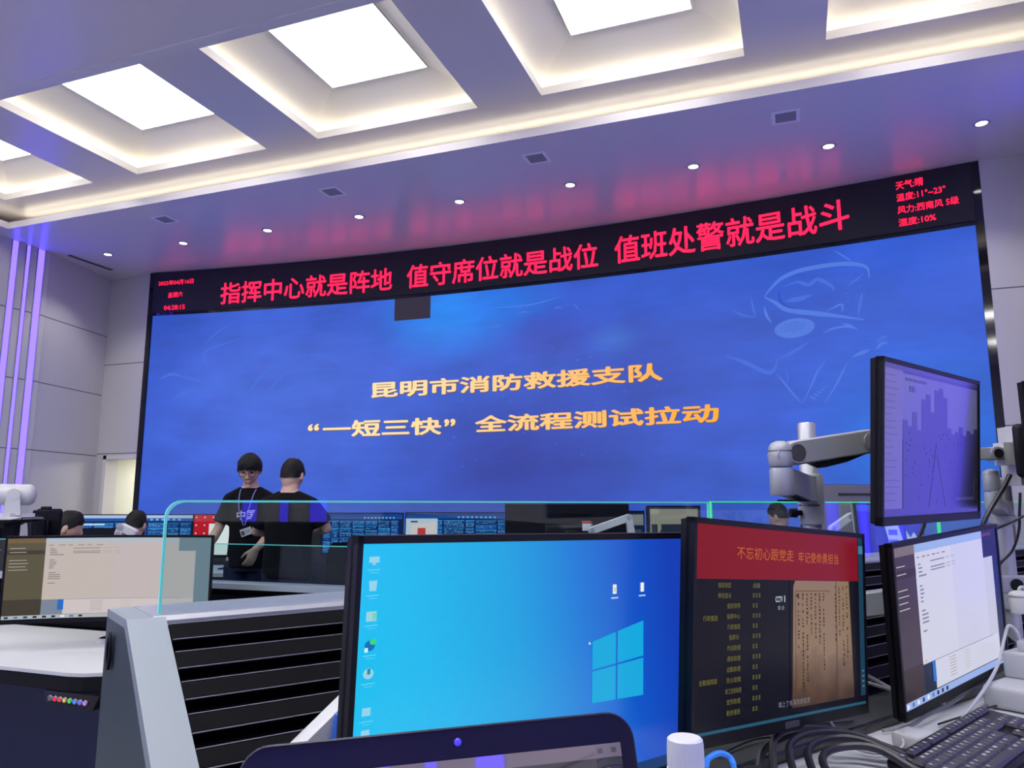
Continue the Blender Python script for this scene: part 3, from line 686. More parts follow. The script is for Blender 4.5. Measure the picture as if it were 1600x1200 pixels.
def grad_mat(name, stops, extra=None):
    """picture gradient across the screen by local x (and a second one by z)"""
    m = bpy.data.materials.new(name); m.use_nodes = True; nt = m.node_tree; bs = nt.nodes['Principled BSDF']
    bs.inputs['Base Color'].default_value = (.005, .005, .006, 1); bs.inputs['Roughness'].default_value = .25
    tc = nt.nodes.new('ShaderNodeTexCoord'); sp = nt.nodes.new('ShaderNodeSeparateXYZ'); nt.links.new(tc.outputs['Generated'], sp.inputs[0])
    ad = nt.nodes.new('ShaderNodeMath'); ad.operation = 'MULTIPLY_ADD'; nt.links.new(sp.outputs[2], ad.inputs[0]); ad.inputs[1].default_value = extra or 0; nt.links.new(sp.outputs[0], ad.inputs[2])
    cr = nt.nodes.new('ShaderNodeValToRGB'); nt.links.new(ad.outputs[0], cr.inputs[0])
    while len(cr.color_ramp.elements) < len(stops): cr.color_ramp.elements.new(.5)
    for e, (p, c) in zip(cr.color_ramp.elements, stops): e.position = p; e.color = (*srgb(*c), 1)
    nt.links.new(cr.outputs[0], bs.inputs['Emission Color']); bs.inputs['Emission Strength'].default_value = 1
    return m

# ---- large blue desktop monitor in the middle
def draw_desktop(s):
    gm = grad_mat('desktop_gradient', [(0, (0, 192, 240)), (.22, (0, 180, 236)), (.45, (0, 158, 224)), (.66, (4, 118, 214)), (.82, (10, 84, 200)), (1, (22, 62, 180))], .10)
    s.custom(gm, 0, 0, 1, 1)
    # light beam and window panes of the wallpaper
    lw = (.640, .790)
    def pane(u0, u1, t, b_): 
        s.poly([(u0, t[0]), (u1, t[1]), (u1, b_[1]), (u0, b_[0])], (24, 176, 228), 2)
    def top(u): return .445-(u-.640)/.26*.055
    uL, uM, uR = .624, .708, .806
    # perspective-slanted panes: upper edge rises to the right
    for_ = 0; Tp = lambda u: .420-(u-.624)*.34; Bt = lambda u: .668+(u-.624)*.05; Md = lambda u: .538-(u-.624)*.13
    for u0, u1 in ((uL, uM-.003), (uM+.003, uR)):
        s.poly([(u0, Tp(u0)), (u1, Tp(u1)), (u1, Md(u1)-.004), (u0, Md(u0)-.004)][::-1], (18, 172, 226), 2)
        s.poly([(u0, Md(u0)+.004), (u1, Md(u1)+.004), (u1, Bt(u1)), (u0, Bt(u0))][::-1], (26, 168, 224), 2)
    ic = [(.026, .055, 'pc'), (.026, .140, 'bin'), (.026, .238, 'fold'), (.026, .335, 'edge'), (.026, .425, 'disc'), (.026, .545, 'doc'), (.026, .615, 'app'), (.698, .212, 'd1'), (.800, .212, 'd2')]
    for u, v, k in ic:
        du, dv = .011, .017
        if k in ('d1', 'd2'):
            s.rect(u-.006, v-.02, u+.007, v+.02, (236, 240, 244), 3); s.rect(u-.012, v+.034, u+.013, v+.040, (190, 215, 240), 3)
            if k == 'd1': s.rect(u-.001, v-.008, u+.002, v+.012, (190, 150, 60), 4)
            continue
        if k == 'edge':
            s.poly([(u+du*math.cos(a), v+dv*math.sin(a)) for a in [2*PI*i/16 for i in range(16)]][::-1], (20, 110, 190), 3); s.poly([(u+.006+.007*math.cos(a), v-.012+.010*math.sin(a)) for a in [2*PI*i/12 for i in range(12)]][::-1], (70, 210, 120), 4); s.rect(u-du, v+.006, u-.004, v+.02, (220, 240, 250), 4)
        elif k == 'disc': s.poly([(u+du*math.cos(a), v+dv*math.sin(a)) for a in [2*PI*i/16 for i in range(16)]][::-1], (160, 212, 230), 3); s.rect(u-.003, v-.016, u+.004, v+.002, (40, 140, 170), 4)
        elif k == 'pc': s.rect(u-du, v-.012, u+du, v+.008, (150, 214, 238), 3); s.rect(u-.004, v+.008, u+.004, v+.016, (150, 200, 220), 3)
        elif k == 'bin': s.poly([(u-.009, v-.017), (u+.009, v-.017), (u+.007, v+.017), (u-.007, v+.017)][::-1], (150, 212, 234), 3)
        elif k == 'fold': s.rect(u-du, v-.014, u+du, v+.018, (160, 214, 226), 3); s.rect(u+.002, v-.010, u+du, v+.014, (120, 210, 190), 4)
        else: s.rect(u-du*.8, v-dv*.7, u+du*.8, v+dv*.8, (150, 214, 238), 3)
        s.rect(u-.014, v+.030, u+.014, v+.034, (96, 205, 240), 3); s.rect(u-.008, v+.039, u+.010, v+.043, (80, 200, 240), 3)
    s.poly([(.612, .418), (.618, .428), (.612, .432)][::-1], (240, 250, 255), 3)
    s.rect(0, .955, 1, 1, (24, 60, 110), 2)
PB = pose((-.316, 1.0048, .9332), 39.72, -1.39, .98)
monitor('large monitor in the middle showing a bright blue desktop with a few icons', PB, .60, .355, draw_desktop)

# ---- red bannered duty roster monitor
def paper_mat():
    m = bpy.data.materials.new('old_paper_picture'); m.use_nodes = True; nt = m.node_tree; bs = nt.nodes['Principled BSDF']
    bs.inputs['Base Color'].default_value = (.005, .005, .005, 1); bs.inputs['Roughness'].default_value = .3
    tc = nt.nodes.new('ShaderNodeTexCoord'); nz = nt.nodes.new('ShaderNodeTexNoise'); nt.links.new(tc.outputs['Object'], nz.inputs[0]); nz.inputs['Scale'].default_value = 30; nz.inputs['Detail'].default_value = 6
    sp = nt.nodes.new('ShaderNodeSeparateXYZ'); nt.links.new(tc.outputs['Object'], sp.inputs[0])
    mr = nt.nodes.new('ShaderNodeMapRange'); nt.links.new(sp.outputs[2], mr.inputs[0]); mr.inputs[1].default_value = -.14; mr.inputs[2].default_value = .0
    ad = nt.nodes.new('ShaderNodeMath'); ad.operation = 'MULTIPLY_ADD'; nt.links.new(nz.outputs['Fac'], ad.inputs[0]); ad.inputs[1].default_value = .6; nt.links.new(mr.outputs[0], ad.inputs[2])
    cr = nt.nodes.new('ShaderNodeValToRGB'); nt.links.new(ad.outputs[0], cr.inputs[0])
    st = [(.12, (22, 16, 15)), (.45, (74, 52, 36)), (.9, (116, 90, 66)), (1.0, (132, 106, 80))]
    while len(cr.color_ramp.elements) < 4: cr.color_ramp.elements.new(.5)
    for e, (p, c) in zip(cr.color_ramp.elements, st): e.position = p; e.color = (*srgb(*c), 1)
    nt.links.new(cr.outputs[0], bs.inputs['Emission Color']); bs.inputs['Emission Strength'].default_value = 1; return m
def draw_roster(s):
    R_ = random.Random(3)
    s.rect(0, 0, 1, 1, (14, 15, 24), 0); s.rect(0, 0, .962, .268, (126, 14, 34), 1); s.rect(.966, 0, 1, .95, (24, 60, 84), 1); s.rect(.966, .05, 1, .10, (70, 120, 150), 2)
    s.text('不忘初心跟党走', .200, .100, .520, .165, (186, 104, 48), 3, .0); s.text('牢记使命勇担当', .550, .108, .815, .170, (186, 104, 48), 3, .0)
    s.custom(paper_mat(), .505, .27, .915, .95, 1)
    s.poly([(.495, .27), (.530, .27), (.518, .30), (.508, .95), (.495, .95)][::-1], (14, 15, 24), 2); s.poly([(.890, .27), (.93, .27), (.93, .93), (.915, .93)][::-1], (14, 15, 24), 2)
    s.rect(.795, .275, .800, .93, (84, 62, 46), 2)
    s.rect(.530, .325, .755, .329, (90, 66, 46), 2); s.rect(.530, .325, .533, .90, (90, 66, 46), 2)
    for i in range(13):
        u = .545+i*.027; v = .34 if i < 8 else .30; end = R_.uniform(.55, .88)
        if i in (7, 8): continue
        while v < end:
            h = R_.uniform(.008, .016)
            if R_.random() < .86: s.rect(u, v, u+R_.uniform(.004, .009), v+h, (52, 38, 30), 3)
            v += h+R_.uniform(.003, .012)
    s.rect(.535, .345, .550, .362, (60, 50, 40), 3)
    s.text('CCTV', .410, .355, .452, .387, (190, 200, 210), 3, .02); s.text('1', .462, .352, .467, .387, (190, 200, 210), 3, .02); s.text('综 合', .424, .405, .462, .428, (160, 170, 180), 3)
    s.text('填上了毛泽东的名字', .425, .905, .615, .935, (130, 130, 140), 3, .0)
    gy = (118, 112, 50); y_ = .298
    rows = [('值班类型', .105, .170, '战备'), ('带班首长', .105, .172, ''), ('值班领导', .150, .218, ''), ('指挥中心', .150, .218, ''), ('行政值班', .152, .218, ''), ('指挥长', .162, .212, ''), ('作战助理', .152, .220, ''), ('通信助理', .152, .220, ''), ('战勤助理', .152, .220, ''), ('防火助理', .152, .222, ''), ('政工信息助理', .145, .225, ''), ('宣传助理', .152, .220, ''), ('勤务值班', .152, .220, '')]
    for i, (a, u0, u1, c) in enumerate(rows):
        y = .285+i*.0515; s.text(a, u0, y, u1, y+.026, gy, 3, 0)
        if c: s.text(c, .285, y, .325, y+.026, (110, 108, 80), 3, .005)
        else:
            for k in range(2 + (i % 2)): 
                u = .283+k*.016
                for q in range(3): s.rect(u, y+.003+q*.008, u+.011, y+.006+q*.008, (104, 102, 58), 3)
                s.rect(u+.004, y+.002, u+.006, y+.025, (104, 102, 58), 3)
    s.text('行政值班', .035, .445, .105, .472, gy, 3, .005); s.text('全勤指挥部', .020, .745, .105, .772, gy, 3, .005)
    for k in range(4): s.rect(.974, .80+k*.03, .99, .81+k*.03, (90, 110, 120), 3)
    s.rect(0, .985, 1, 1, (40, 84, 110), 1)
PR = pose((-.0242, 1.3926, .951), 40.58, -.83, 4.06)
rm = monitor('monitor with a red banner above a duty roster and an old brown document', PR, .54, .325, draw_roster)
g = B(); g.rbox(-.022, .022, -.0038, -.003, -.159, -.149, .0003, 1); g.build('badge', T['dkgrey'], rm, local=True)

# ---- monitors with a pale document window (right one flat, left one wide and curved)
def draw_doc(warm):
    def f(s):
        R_ = random.Random(5)
        pl = (196, 185, 176) if warm else (206, 206, 222); pr = (194, 182, 180) if warm else (200, 200, 224); dk = (92, 84, 70) if warm else (66, 56, 66); d2 = (70, 62, 52) if warm else (54, 44, 52)
        s.rect(0, 0, 1, 1, (16, 34, 60) if not warm else (120, 136, 150), 0)
        s.rect(0, 0, .17, .955, dk, 1); s.rect(0, .0, .17, .06, (124, 108, 112) if not warm else (116, 100, 70), 2); s.rect(0, .15, .17, .20, d2, 2); s.rect(0, .76, .17, .955, d2, 2)
        s.rect(.17, 0, .83, .055, (150, 176, 224) if not warm else (176, 190, 200), 2); s.rect(.17, .055, .83, .77, pl, 1); s.rect(.50, .055, .83, .77, pr, 1.5)
        if warm:
            s.rect(.83, .17, .92, .95, pr, 1.2); s.rect(.83, .0, .92, .17, (122, 138, 154), 1.4); s.rect(.92, 0, 1, .955, (122, 138, 154), 1)
        else:
            s.rect(.83, .0, 1, .20, (18, 26, 44), 1.4); s.rect(.83, .02, .93, .045, (92, 52, 50), 2.2); s.rect(.83, .20, .93, .95, (196, 196, 214), 1.2); s.rect(.93, .06, 1, .955, (16, 34, 58), 1)
        s.rect(.27, .77, .92, .95, (204, 194, 192) if warm else (204, 204, 224), 1.6); s.rect(.17, .768, .86, .772, (120, 130, 160), 2.5); s.rect(.245, .77, .273, .90, (36, 110, 196), 2.6)
        s.rect(0, .955, 1, 1, (176, 180, 184) if warm else (150, 178, 232), 2)
        ink = (132, 124, 122) if warm else (128, 124, 146)
        for k in range(6): u = .185+k*.045; s.rect(u, .085, u+.022+.01*(k % 2), .093, ink, 3)
        for v, n in ((.13, 2), (.155, 3), (.18, 3), (.205, 6), (.27, 2), (.295, 3), (.32, 3), (.345, 2), (.37, 2), (.43, 3), (.455, 5), (.48, 5), (.505, 5), (.56, 3)):
            s.rect(.192, v, .192+.011*n, v+.010, ink, 3)
        for v in (.125, .165, .185): 
            s.rect(.30, v, .43, v+.008, ink, 3); s.rect(.445, v, .485, v+.006, (170, 164, 168), 3); s.rect(.50, v, .53, v+.006, (170, 164, 168), 3)
        for v in (.05, .10, .20, .24, .28, .32): s.rect(.012, v+.07, .05+R_.uniform(0, .05), v+.076, (196, 190, 180), 3)
        for k in range(7): v = .79+k*.02; s.rect(.40, v, .46, v+.006, (170, 164, 172), 3); s.rect(.55, v, .60, v+.005, (190, 184, 190), 3)
        for k in range(9): u = .012+k*.042; s.rect(u, .965, u+.018, .99, random.choice([(40, 60, 110), (90, 120, 170), (230, 232, 236), (30, 40, 70)]), 3)
        s.rect(.90, .968, .98, .985, (110, 130, 170), 3); s.rect(.185, .745, .205, .76, (214, 190, 120), 3)
    return f
PW = pose((.2963, 1.8704, .9282), 39.4, -1.2, -3.1)
monitor('lower right monitor with a pale document window and dark side bar, above the keyboard', PW, .54, .325, draw_doc(False))
PC = pose((-2.66, 2.44, .852), 7.5, -1.0, 0)
MIDZ = FLOOR2+.75
monitor('wide curved monitor at the left with a beige document window on the white desk', PC, .80, .345, draw_doc(True), curve=.045, bez=(.008, .008, .010, .018))

# ---- upper right monitor on the arm, street picture washed violet by the wall strips
def draw_city(s):
    R_ = random.Random(11)
    s.rect(0, 0, 1, 1, (14, 14, 26), 0); s.rect(0, .035, .17, .95, (128, 124, 150), 1)
    s.rect(0, 0, 1, .035, (46, 44, 70), 1)
    for k in range(20): v = .075+k*.043; s.rect(.02, v, .06+R_.uniform(.0, .08), v+.007, (84, 80, 110), 2)
    sky = (118, 116, 138); bl = (26, 28, 44)
    s.rect(.17, .05, .985, .46, sky, 1)
    u = .17
    tops = [.36, .40, .30, .42, .20, .16, .28, .12, .10, .16, .38, .42, .40, .36, .42, .38, .40, .36]
    for i, tp in enumerate(tops): a = .17+i*.0453; s.rect(a, tp, a+.0453, .95, (bl[0]+R_.randint(-8, 8), bl[1]+R_.randint(-6, 8), bl[2]+R_.randint(-6, 10)), 2)
    s.rect(.17, .50, .985, .95, (18, 20, 34), 3)
    s.poly([(.42, .95), (.50, .50), (.52, .50), (.74, .95)][::-1], (26, 28, 44), 4); s.poly([(.60, .95), (.505, .58), (.51, .58), (.615, .95)][::-1], (70, 72, 90), 5)
    for k in range(46): a = R_.uniform(.19, .80); v = R_.uniform(.42, .92); s.rect(a, v, a+.006, v+.010, (92, 92, 120), 5)
    s.text('2024 01', .20, .075, .33, .095, (60, 60, 82), 4) if False else [s.rect(.20+k*.026, .075, .218+k*.026, .093, (70, 70, 94), 4) for k in range(8)]
    for k in range(2): s.rect(.235+k*.03, .125, .257+k*.03, .165, (70, 70, 94), 4)
    s.rect(.70, .885, .93, .905, (80, 80, 96), 5); s.rect(.92, .74, .932, .86, (70, 70, 86), 5)
PU = pose((.2822, 1.8422, 1.2749), 41.65, -4.9, -.9)
GLOSSY[0] = True
monitor('upper right monitor on a silver arm, showing a city street tinted violet', PU, .54, .325, draw_city); GLOSSY[0] = False

# ================================================================ MONITOR ARMS
def capsule(b, p0, p1, w_, h_, nseg=10):
    """arm link from p0 to p1: rounded ends, width w_ across, height h_"""
    p0 = V(p0); p1 = V(p1); ax = (p1-p0).normalized(); side = UZ.cross(ax).normalized(); up = ax.cross(side)
    o = []
    for i in range(nseg+1): a = PI/2+PI*i/nseg; o.append(p0+ax*(h_/2*math.cos(a))+up*(h_/2*math.sin(a)))
    for i in range(nseg+1): a = -PI/2+PI*i/nseg; o.append(p1+ax*(h_/2*math.cos(a))+up*(h_/2*math.sin(a)))
    k = .82
    cen = (p0+p1)/2
    rs = []
    for off, sc in ((-.5, .86), (-.44, .97), (-.34, 1), (.34, 1), (.44, .97), (.5, .86)):
        rs.append([cen+ax*((q-cen).dot(ax)-(0))*1+up*((q-cen).dot(up))*sc+side*(w_*off) for q in o])
    return b.rings(rs)
def disc(b, c, ax, r, t, seg=24):
    ax = V(ax).normalized(); return b.cyl(V(c), V(c)+ax*t, r, r*.94, seg)
def joint(b, c, r, z0, z1, slant=None):
    prof = [(0, z0), (r*.92, z0), (r, z0+.004), (r, z1-.006), (r*.9, z1), (0, z1)]
    return b.lathe(prof, (c.x, c.y, 0), 24)

PS = row(1.335, .25, 0)                         # first pole
t = thing('monitor_mount', 'silver pole with folding monitor arm behind the red banner monitor', 'monitor mount', PS+UZ*.745)
g = B(); g.lathe([(0, .72), (.02, .72), (.02, 1.333), (.017, 1.337), (0, 1.337)], PS, 28)
for a in (2.6, 4.7): g.use(T['dkgrey']).box(PS.x+.0198*math.cos(a)-.0012, PS.x+.0198*math.cos(a)+.0012, PS.y+.0198*math.sin(a)-.0012, PS.y+.0198*math.sin(a)+.0012, .75, 1.33)
g.mats[0:1] = [T['alu']] if g.mats and len(g.mats) > 1 else g.mats
g = B().use(T['alu']); g.lathe([(0, .72), (.02, .72), (.02, 1.333), (.017, 1.337), (0, 1.337)], PS, 28)
g.build('pole', None, t, True)
g = B(); g.lathe([(.02, 1.105), (.0275, 1.106), (.0275, 1.146), (.02, 1.147)], PS, 28); g.build('collar', T['silver'], t, True)
g = B(); k0 = PS-RT*.026+UZ*1.131-HD*.008; g.cyl(k0, k0-RT*.012, .006, .006, 12); g.cyl(k0-RT*.012, k0-RT*.026, .011, .010, 14); g.build('knob', T['plastic'], t, True)
JS = row(1.152, .30, 0)
g = B(); g.lathe([(.02, 1.150), (.029, 1.150), (.029, 1.216), (.027, 1.219), (.02, 1.219)], PS, 28)
ax = (JS-PS).normalized(); sd = UZ.cross(ax)
rs = []
for (c, zl, zh) in ((PS+ax*.01, 1.158, 1.212), (PS+ax*.06, 1.158, 1.213), (JS-ax*.015, 1.172, 1.224)): rs.append([c-sd*.021+UZ*zl, c+sd*.021+UZ*zl, c+sd*.021+UZ*zh, c-sd*.021+UZ*zh])
g.rings(rs); joint(g, JS, .0245, 1.168, 1.2255); g.build('lower_link', T['silver'], t, True)
g = B(); g.hexa([p+UZ*z for z, o in ((1.1565, 0), (1.160, 0)) for p in (PS+ax*.05-sd*.012, JS-sd*.012, JS+sd*.012, PS+ax*.05+sd*.012)]); g.build('cable_channel', T['matte'], t)
A0 = row(1.20, .318, 1.256); A1 = row(1.345, .382, 1.285)
A0 = JS+UZ*1.258+RD*.03+RN*.010; 
g = B(); joint(g, JS, .0245, 1.228, 1.262)
g.lathe([(.0245, 1.262), (.0235, 1.270), (.018, 1.278), (.008, 1.2825), (0, 1.283)], JS, 24); capsule(g, JS+UZ*1.252, A0+UZ*0, .036, .040); g.build('elbow', T['silver'], t, True)
g = B(); capsule(g, A0, A1, .038, .052); g.build('upper_link', T['silver'], t, True)
ax2 = (A1-A0).normalized(); sd2 = UZ.cross(ax2).normalized()
if sd2.dot(-HD) < 0: sd2 = -sd2
up2 = ax2.cross(sd2); up2 = up2 if up2.z > 0 else -up2
for c in (A0, A1):
    g = B(); disc(g, c+sd2*.0175, sd2, .0185, .004); cp = g.build('pivot_cap', T['dkgrey'] if c is A0 else T['alu'], t, True)
g = B(); q = [A0+ax2*.035-up2*.026, A0+ax2*.06-up2*.040, A0+ax2*.115-up2*.036, A1-ax2*.015-up2*.026]; g.prism([p-sd2*.014 for p in q], sd2*.028); g.build('spring_cover', T['matte'], t)
c0 = row(1.435, .455, 1.275)
g = B(); ax3 = (row(1.42, .428, 1.283)-A1).normalized(); s3 = UZ.cross(ax3)
for sg in (-1, 1): g.hexa([A1+ax3*.012+UZ*(sg*.017+dz)+s3*ds for dz in (-.006, .006) for ds in (-.016, .016)][:0] or [A1+ax3*a_+s3*ds+UZ*(sg*.016+dz) for dz in (-.005, .005) for a_, ds in ((.0, -.014), (.05, -.014), (.05, .014), (.0, .014))])
g.build('fork', T['dkgrey'], t)
g = B(); g.hexa([A1+ax3*a_+s3*ds+UZ*dz for dz in (-.014, .014) for a_, ds in ((.02, -.010), (.105, -.010), (.105, .010), (.02, .010))])
R3 = PU.to_3x3(); fU = lambda x, y, z: PU @ V((x, y, z)); g.rbox(-.05, .05, .050, .058, -.05, .05, .004, 2, fU); g.build('head_bracket', T['silver'], t)
# lower arm of the same pole, carrying the pale monitor
L0 = row(1.335, .29, .925); L1 = row(1.395, .385, .945)
g = B(); g.lathe([(.02, .90), (.029, .90), (.029, .955), (.02, .955)], PS, 28); capsule(g, L0, L1, .04, .052); g.build('lower_arm', T['silver'], t, True)
s4 = -(HD); g = B(); disc(g, L1+s4*.018, s4, .02, .004); g.build('pivot_cap', T['dkgrey'], t, True)
fW = lambda x, y, z: PW @ V((x, y, z))
g = B(); wc = fW(-.03, .052, .02); g.tube([L1, (L1+wc)/2, wc], .013, 10); g.rbox(-.05, .05, .050, .058, -.05, .05, .004, 2, fW); g.build('lower_head', T['silver'], t, True)

PT = row(2.20, .315, 0)
t = thing('monitor_mount', 'silver pole with monitor arms at the right edge, beside hanging black cables', 'monitor mount', PT+UZ*.745)
g = B().use(T['alu']); g.lathe([(0, .73), (.022, .73), (.022, 1.222), (.018, 1.226), (0, 1.226)], PT, 28); g.build('pole', None, t, True)
g = B(); g.lathe([(.022, 1.092), (.034, 1.093), (.034, 1.118), (.022, 1.119)], PT, 28); g.build('collar', T['silver'], t, True)
JT = at(1548, 740, 2.10); JT.z = 0
g = B(); joint(g, JT, .021, 1.186, 1.232); g.lathe([(.021, 1.232), (.018, 1.240), (.008, 1.245), (0, 1.246)], JT, 24); g.build('elbow', T['silver'], t, True)
g = B(); joint(g, JT, .021, 1.137, 1.183)
ax = (PT-JT).normalized(); sd = UZ.cross(ax); rs = []
for c, zl, zh in ((JT, 1.140, 1.165), (PT-ax*.02, 1.120, 1.150)): rs.append([c-sd*.018+UZ*zl, c+sd*.018+UZ*zl, c+sd*.018+UZ*zh, c-sd*.018+UZ*zh])
g.rings(rs); g.lathe([(.022, 1.119), (.030, 1.119), (.030, 1.16), (.022, 1.16)], PT, 24); g.build('lower_link', T['silver'], t, True)
HB = at(1552, 709, 2.06)
g = B(); g.cyl(HB-RT*.0+HD*.02, HB-HD*.022, .019, .018, 22); capsule(g, HB-RT*.05, HB+RT*.03, .03, .032); g.build('upper_link', T['silver'], t, True)
g = B(); disc(g, HB-HD*.0225, -HD, .0125, .004); g.build('pivot_cap', T['matte'], t, True)
g = B(); vp = HB+RT*.055; g.hexa([vp+RT*a_+HD*c_+UZ*z for z in (-.085, .075) for a_, c_ in ((0, -.02), (.012, -.02), (.012, .06), (0, .06))]); g.hexa([HB+RT*a_+HD*c_+UZ*z for z in (-.03, .03) for a_, c_ in ((.02, -.016), (.057, -.016), (.057, .03), (.02, .03))]); g.build('mount_plate', T['white'], t)
LB = at(1582, 913, 2.02)
g = B(); g.lathe([(.022, .86), (.033, .86), (.033, .935), (.022, .935)], PT, 24); capsule(g, LB-RT*.035, LB+RT*.06, .032, .044); g.build('lower_arm', T['silver'], t, True)
g = B(); disc(g, LB-HD*.017, -HD, .0155, .005); g.build('pivot_cap', T['matte'], t, True)
LV = at(1593, 932, 1.96)
g = B(); g.ball(LV+UZ*.003, (.024, .024, .012), 18, 10); g.lathe([(.0, LV.z-.04), (.022, LV.z-.04), (.024, LV.z-.01), (.020, LV.z+.002)], (LV.x, LV.y, 0), 22); g.tube([LV+RT*.0+UZ*.008, LV+RT*.005+UZ*.022, LV+RT*.035+UZ*.022], .004, 8); g.build('lever', T['white'], t, True)
# dark monitor seen edge-on at the right border, on that arm
PX = M.Translation(HB+RT*.122+UZ*.005) @ basis(54, 0, 0)
monitor('dark monitor at the right border, only its left edge in view, on a white mount', PX, .54, .32, lambda s: s.rect(0, 0, 1, 1, (40, 40, 60), 0))

# lever bracket of the blue monitor's own arm
t = thing('monitor_mount', 'white desk clamp arm with blue knob at the lower left of blue monitor', 'monitor mount', row(.10, .40, .735))
g = B(); q0 = row(.092, .30, .832); q1 = row(.185, .30, .902); capsule(g, q0, q1, .03, .022); g.tube([q0, row(.075, .34, .80), row(.07, .40, .735)], .012, 12); g.build('link', T['white'], t, True)
g = B(); g.cyl(row(.160, .322, .862), row(.164, .322, .892), .011, .011, 16); tag(g.build('knob', mat('blue_plastic', (.02, .12, .55), .35), t, True), 'blue knob')
g = B(); c = row(.125, .322, .842); g.tube([c+V((.009*math.cos(a), 0, .009*math.sin(a))) for a in [2*PI*i/12 for i in range(13)]], .0022, 6, 1); g.build('ring', T['alu'], t, True)
g = B(); b1 = fU; fB = lambda x, y, z: PB @ V((x, y, z)); g.tube([q1, (q1+fB(-.1, .06, 0))/2+UZ*.01, fB(-.08, .055, 0)], .012, 10); g.build('head', T['white'], t, True)

# ================================================================ LAPTOP, BOTTLE, KEYBOARDS
PL = M.Translation(V((-.2995, .6533, .8304))) @ basis(9.67, 16.25, -2.55).to_4x4()
lt = thing('laptop', 'open dark navy laptop with rounded lid in front of the blue monitor', 'laptop', m=PL)
def rrect(w_, h_, r_, n=8):
    o = []
    for cx, cz, a0 in ((w_/2-r_, h_/2-r_, 0), (-w_/2+r_, h_/2-r_, PI/2), (-w_/2+r_, -h_/2+r_, PI), (w_/2-r_, -h_/2+r_, 1.5*PI)):
        for i in range(n+1): a = a0+PI/2*i/n; o.append((cx+r_*math.cos(a), cz+r_*math.sin(a)))
    return o
navy = mat('navy_lid', (.008, .007, .028), .36, spec=.25, bump=(300, .05))
g = B().use(navy); rs = []
for y, k in ((-.0042, .0022), (-.0048, .0040), (-.0030, 0), (.0025, 0), (.0045, .002)): 
    pass
rs = [[V((x, y, z)) for x, z in rrect(.362-2*k, .238-2*k, .026-k)] for y, k in ((-.0035, .004), (-.0045, .0015), (-.003, 0), (.002, 0), (.0042, .0025))]
g.rings(rs); g.use(T['silver']).rings([[V((x, y, z)) for x, z in rrect(.3624, .2384, .0262)] for y in (-.0014, .0008)], caps=False); g.build('lid', None, lt, True, local=True)
def lapm(rgb):
    if rgb not in LM:
        LM[rgb] = emat('laptop_%d_%d_%d' % rgb, rgb, .8, .03, .5); LM[rgb].node_tree.nodes['Principled BSDF'].inputs['IOR'].default_value = 2.2
    return LM[rgb]
LM = {}
g = B(); g.use(lapm((22, 20, 34))); x0, x1, z0, z1 = -.166, .166, -.105, .092
g.quad(V((x0, -.0049, z0)), V((x1, -.0049, z0)), V((x1, -.0049, z1)), V((x0, -.0049, z1)))
def lr(u0, v0, u1, v1, rgb, lay):
    g.use(lapm(rgb)); y = -.0049-.0003*lay; X = lambda u: x0+(x1-x0)*u; Z = lambda v: z1+(z0-z1)*v
    g.quad(V((X(u0), y, Z(v1))), V((X(u1), y, Z(v1))), V((X(u1), y, Z(v0))), V((X(u0), y, Z(v0))))
lr(.02, 0, 1, .06, (110, 96, 116), 1); lr(.93, .018, .945, .04, (60, 54, 70), 2); lr(.97, .018, .985, .04, (60, 54, 70), 2)
lr(.62, .13, .67, .155, (80, 76, 100), 2); lr(.72, .17, .96, .19, (70, 66, 90), 2)
for k in range(6): lr(.73+k*.04, .145, .75+k*.04, .16, (74, 70, 92), 2)
lr(.74, .20, .97, .26, (120, 108, 122), 2); lr(.60, .21, .70, .25, (96, 88, 110), 2); lr(.985, .13, .992, .17, (120, 110, 130), 2)
g.build('screen', None, lt, local=True, recalc=False)
g = B(); g.ball((.012, -.005, .106), (.0035, .0015, .0035), 14, 8); tag(g.build('camera_light', mat('violet_led', (.05, .03, .2), .3, emit=(.05, .03, .9), es=1.0), lt, True, local=True), 'small violet light in the bezel')
hin = PL @ V((0, 0, -.119)); bx = (PL.to_3x3() @ V((1, 0, 0))); bx.z = 0; bx.normalize(); by = UZ.cross(bx)
fl = lambda x, y, z: V((hin.x, hin.y, 0))+bx*x+by*y+UZ*z
lb = .7325
g = B(); g.rbox(-.181, .181, -.245, .004, lb, lb+.017, .005, 2, fl); g.build('base', navy, lt, True)
kb = B()
for r_ in range(5):
    for c_ in range(14): kb.rbox(-.155+c_*.0222, -.155+c_*.0222+.019, -.045-r_*.020-.017, -.045-r_*.020, lb+.017, lb+.0195, .0015, 1, fl)
kb.build('keys', T['key'], lt); ROOTM
g = B(); g.cyl(fl(-.14, .003, lb+.014), fl(.14, .003, lb+.014), .0065, .0065, 12); g.hexa([p for p in [fl(x, y, z) for z, dy in ((lb+.010, 0), (.745, .02)) for x, y in ((-.10, -.004+dy), (.10, -.004+dy), (.10, .006+dy), (-.10, .006+dy))]]); g.build('hinge', T['dkgrey'], lt)
g = B(); g.rbox(-.05, .05, -.225, -.16, lb+.0165, lb+.0178, .0005, 1, fl); g.build('touchpad', T['plastic'], lt)

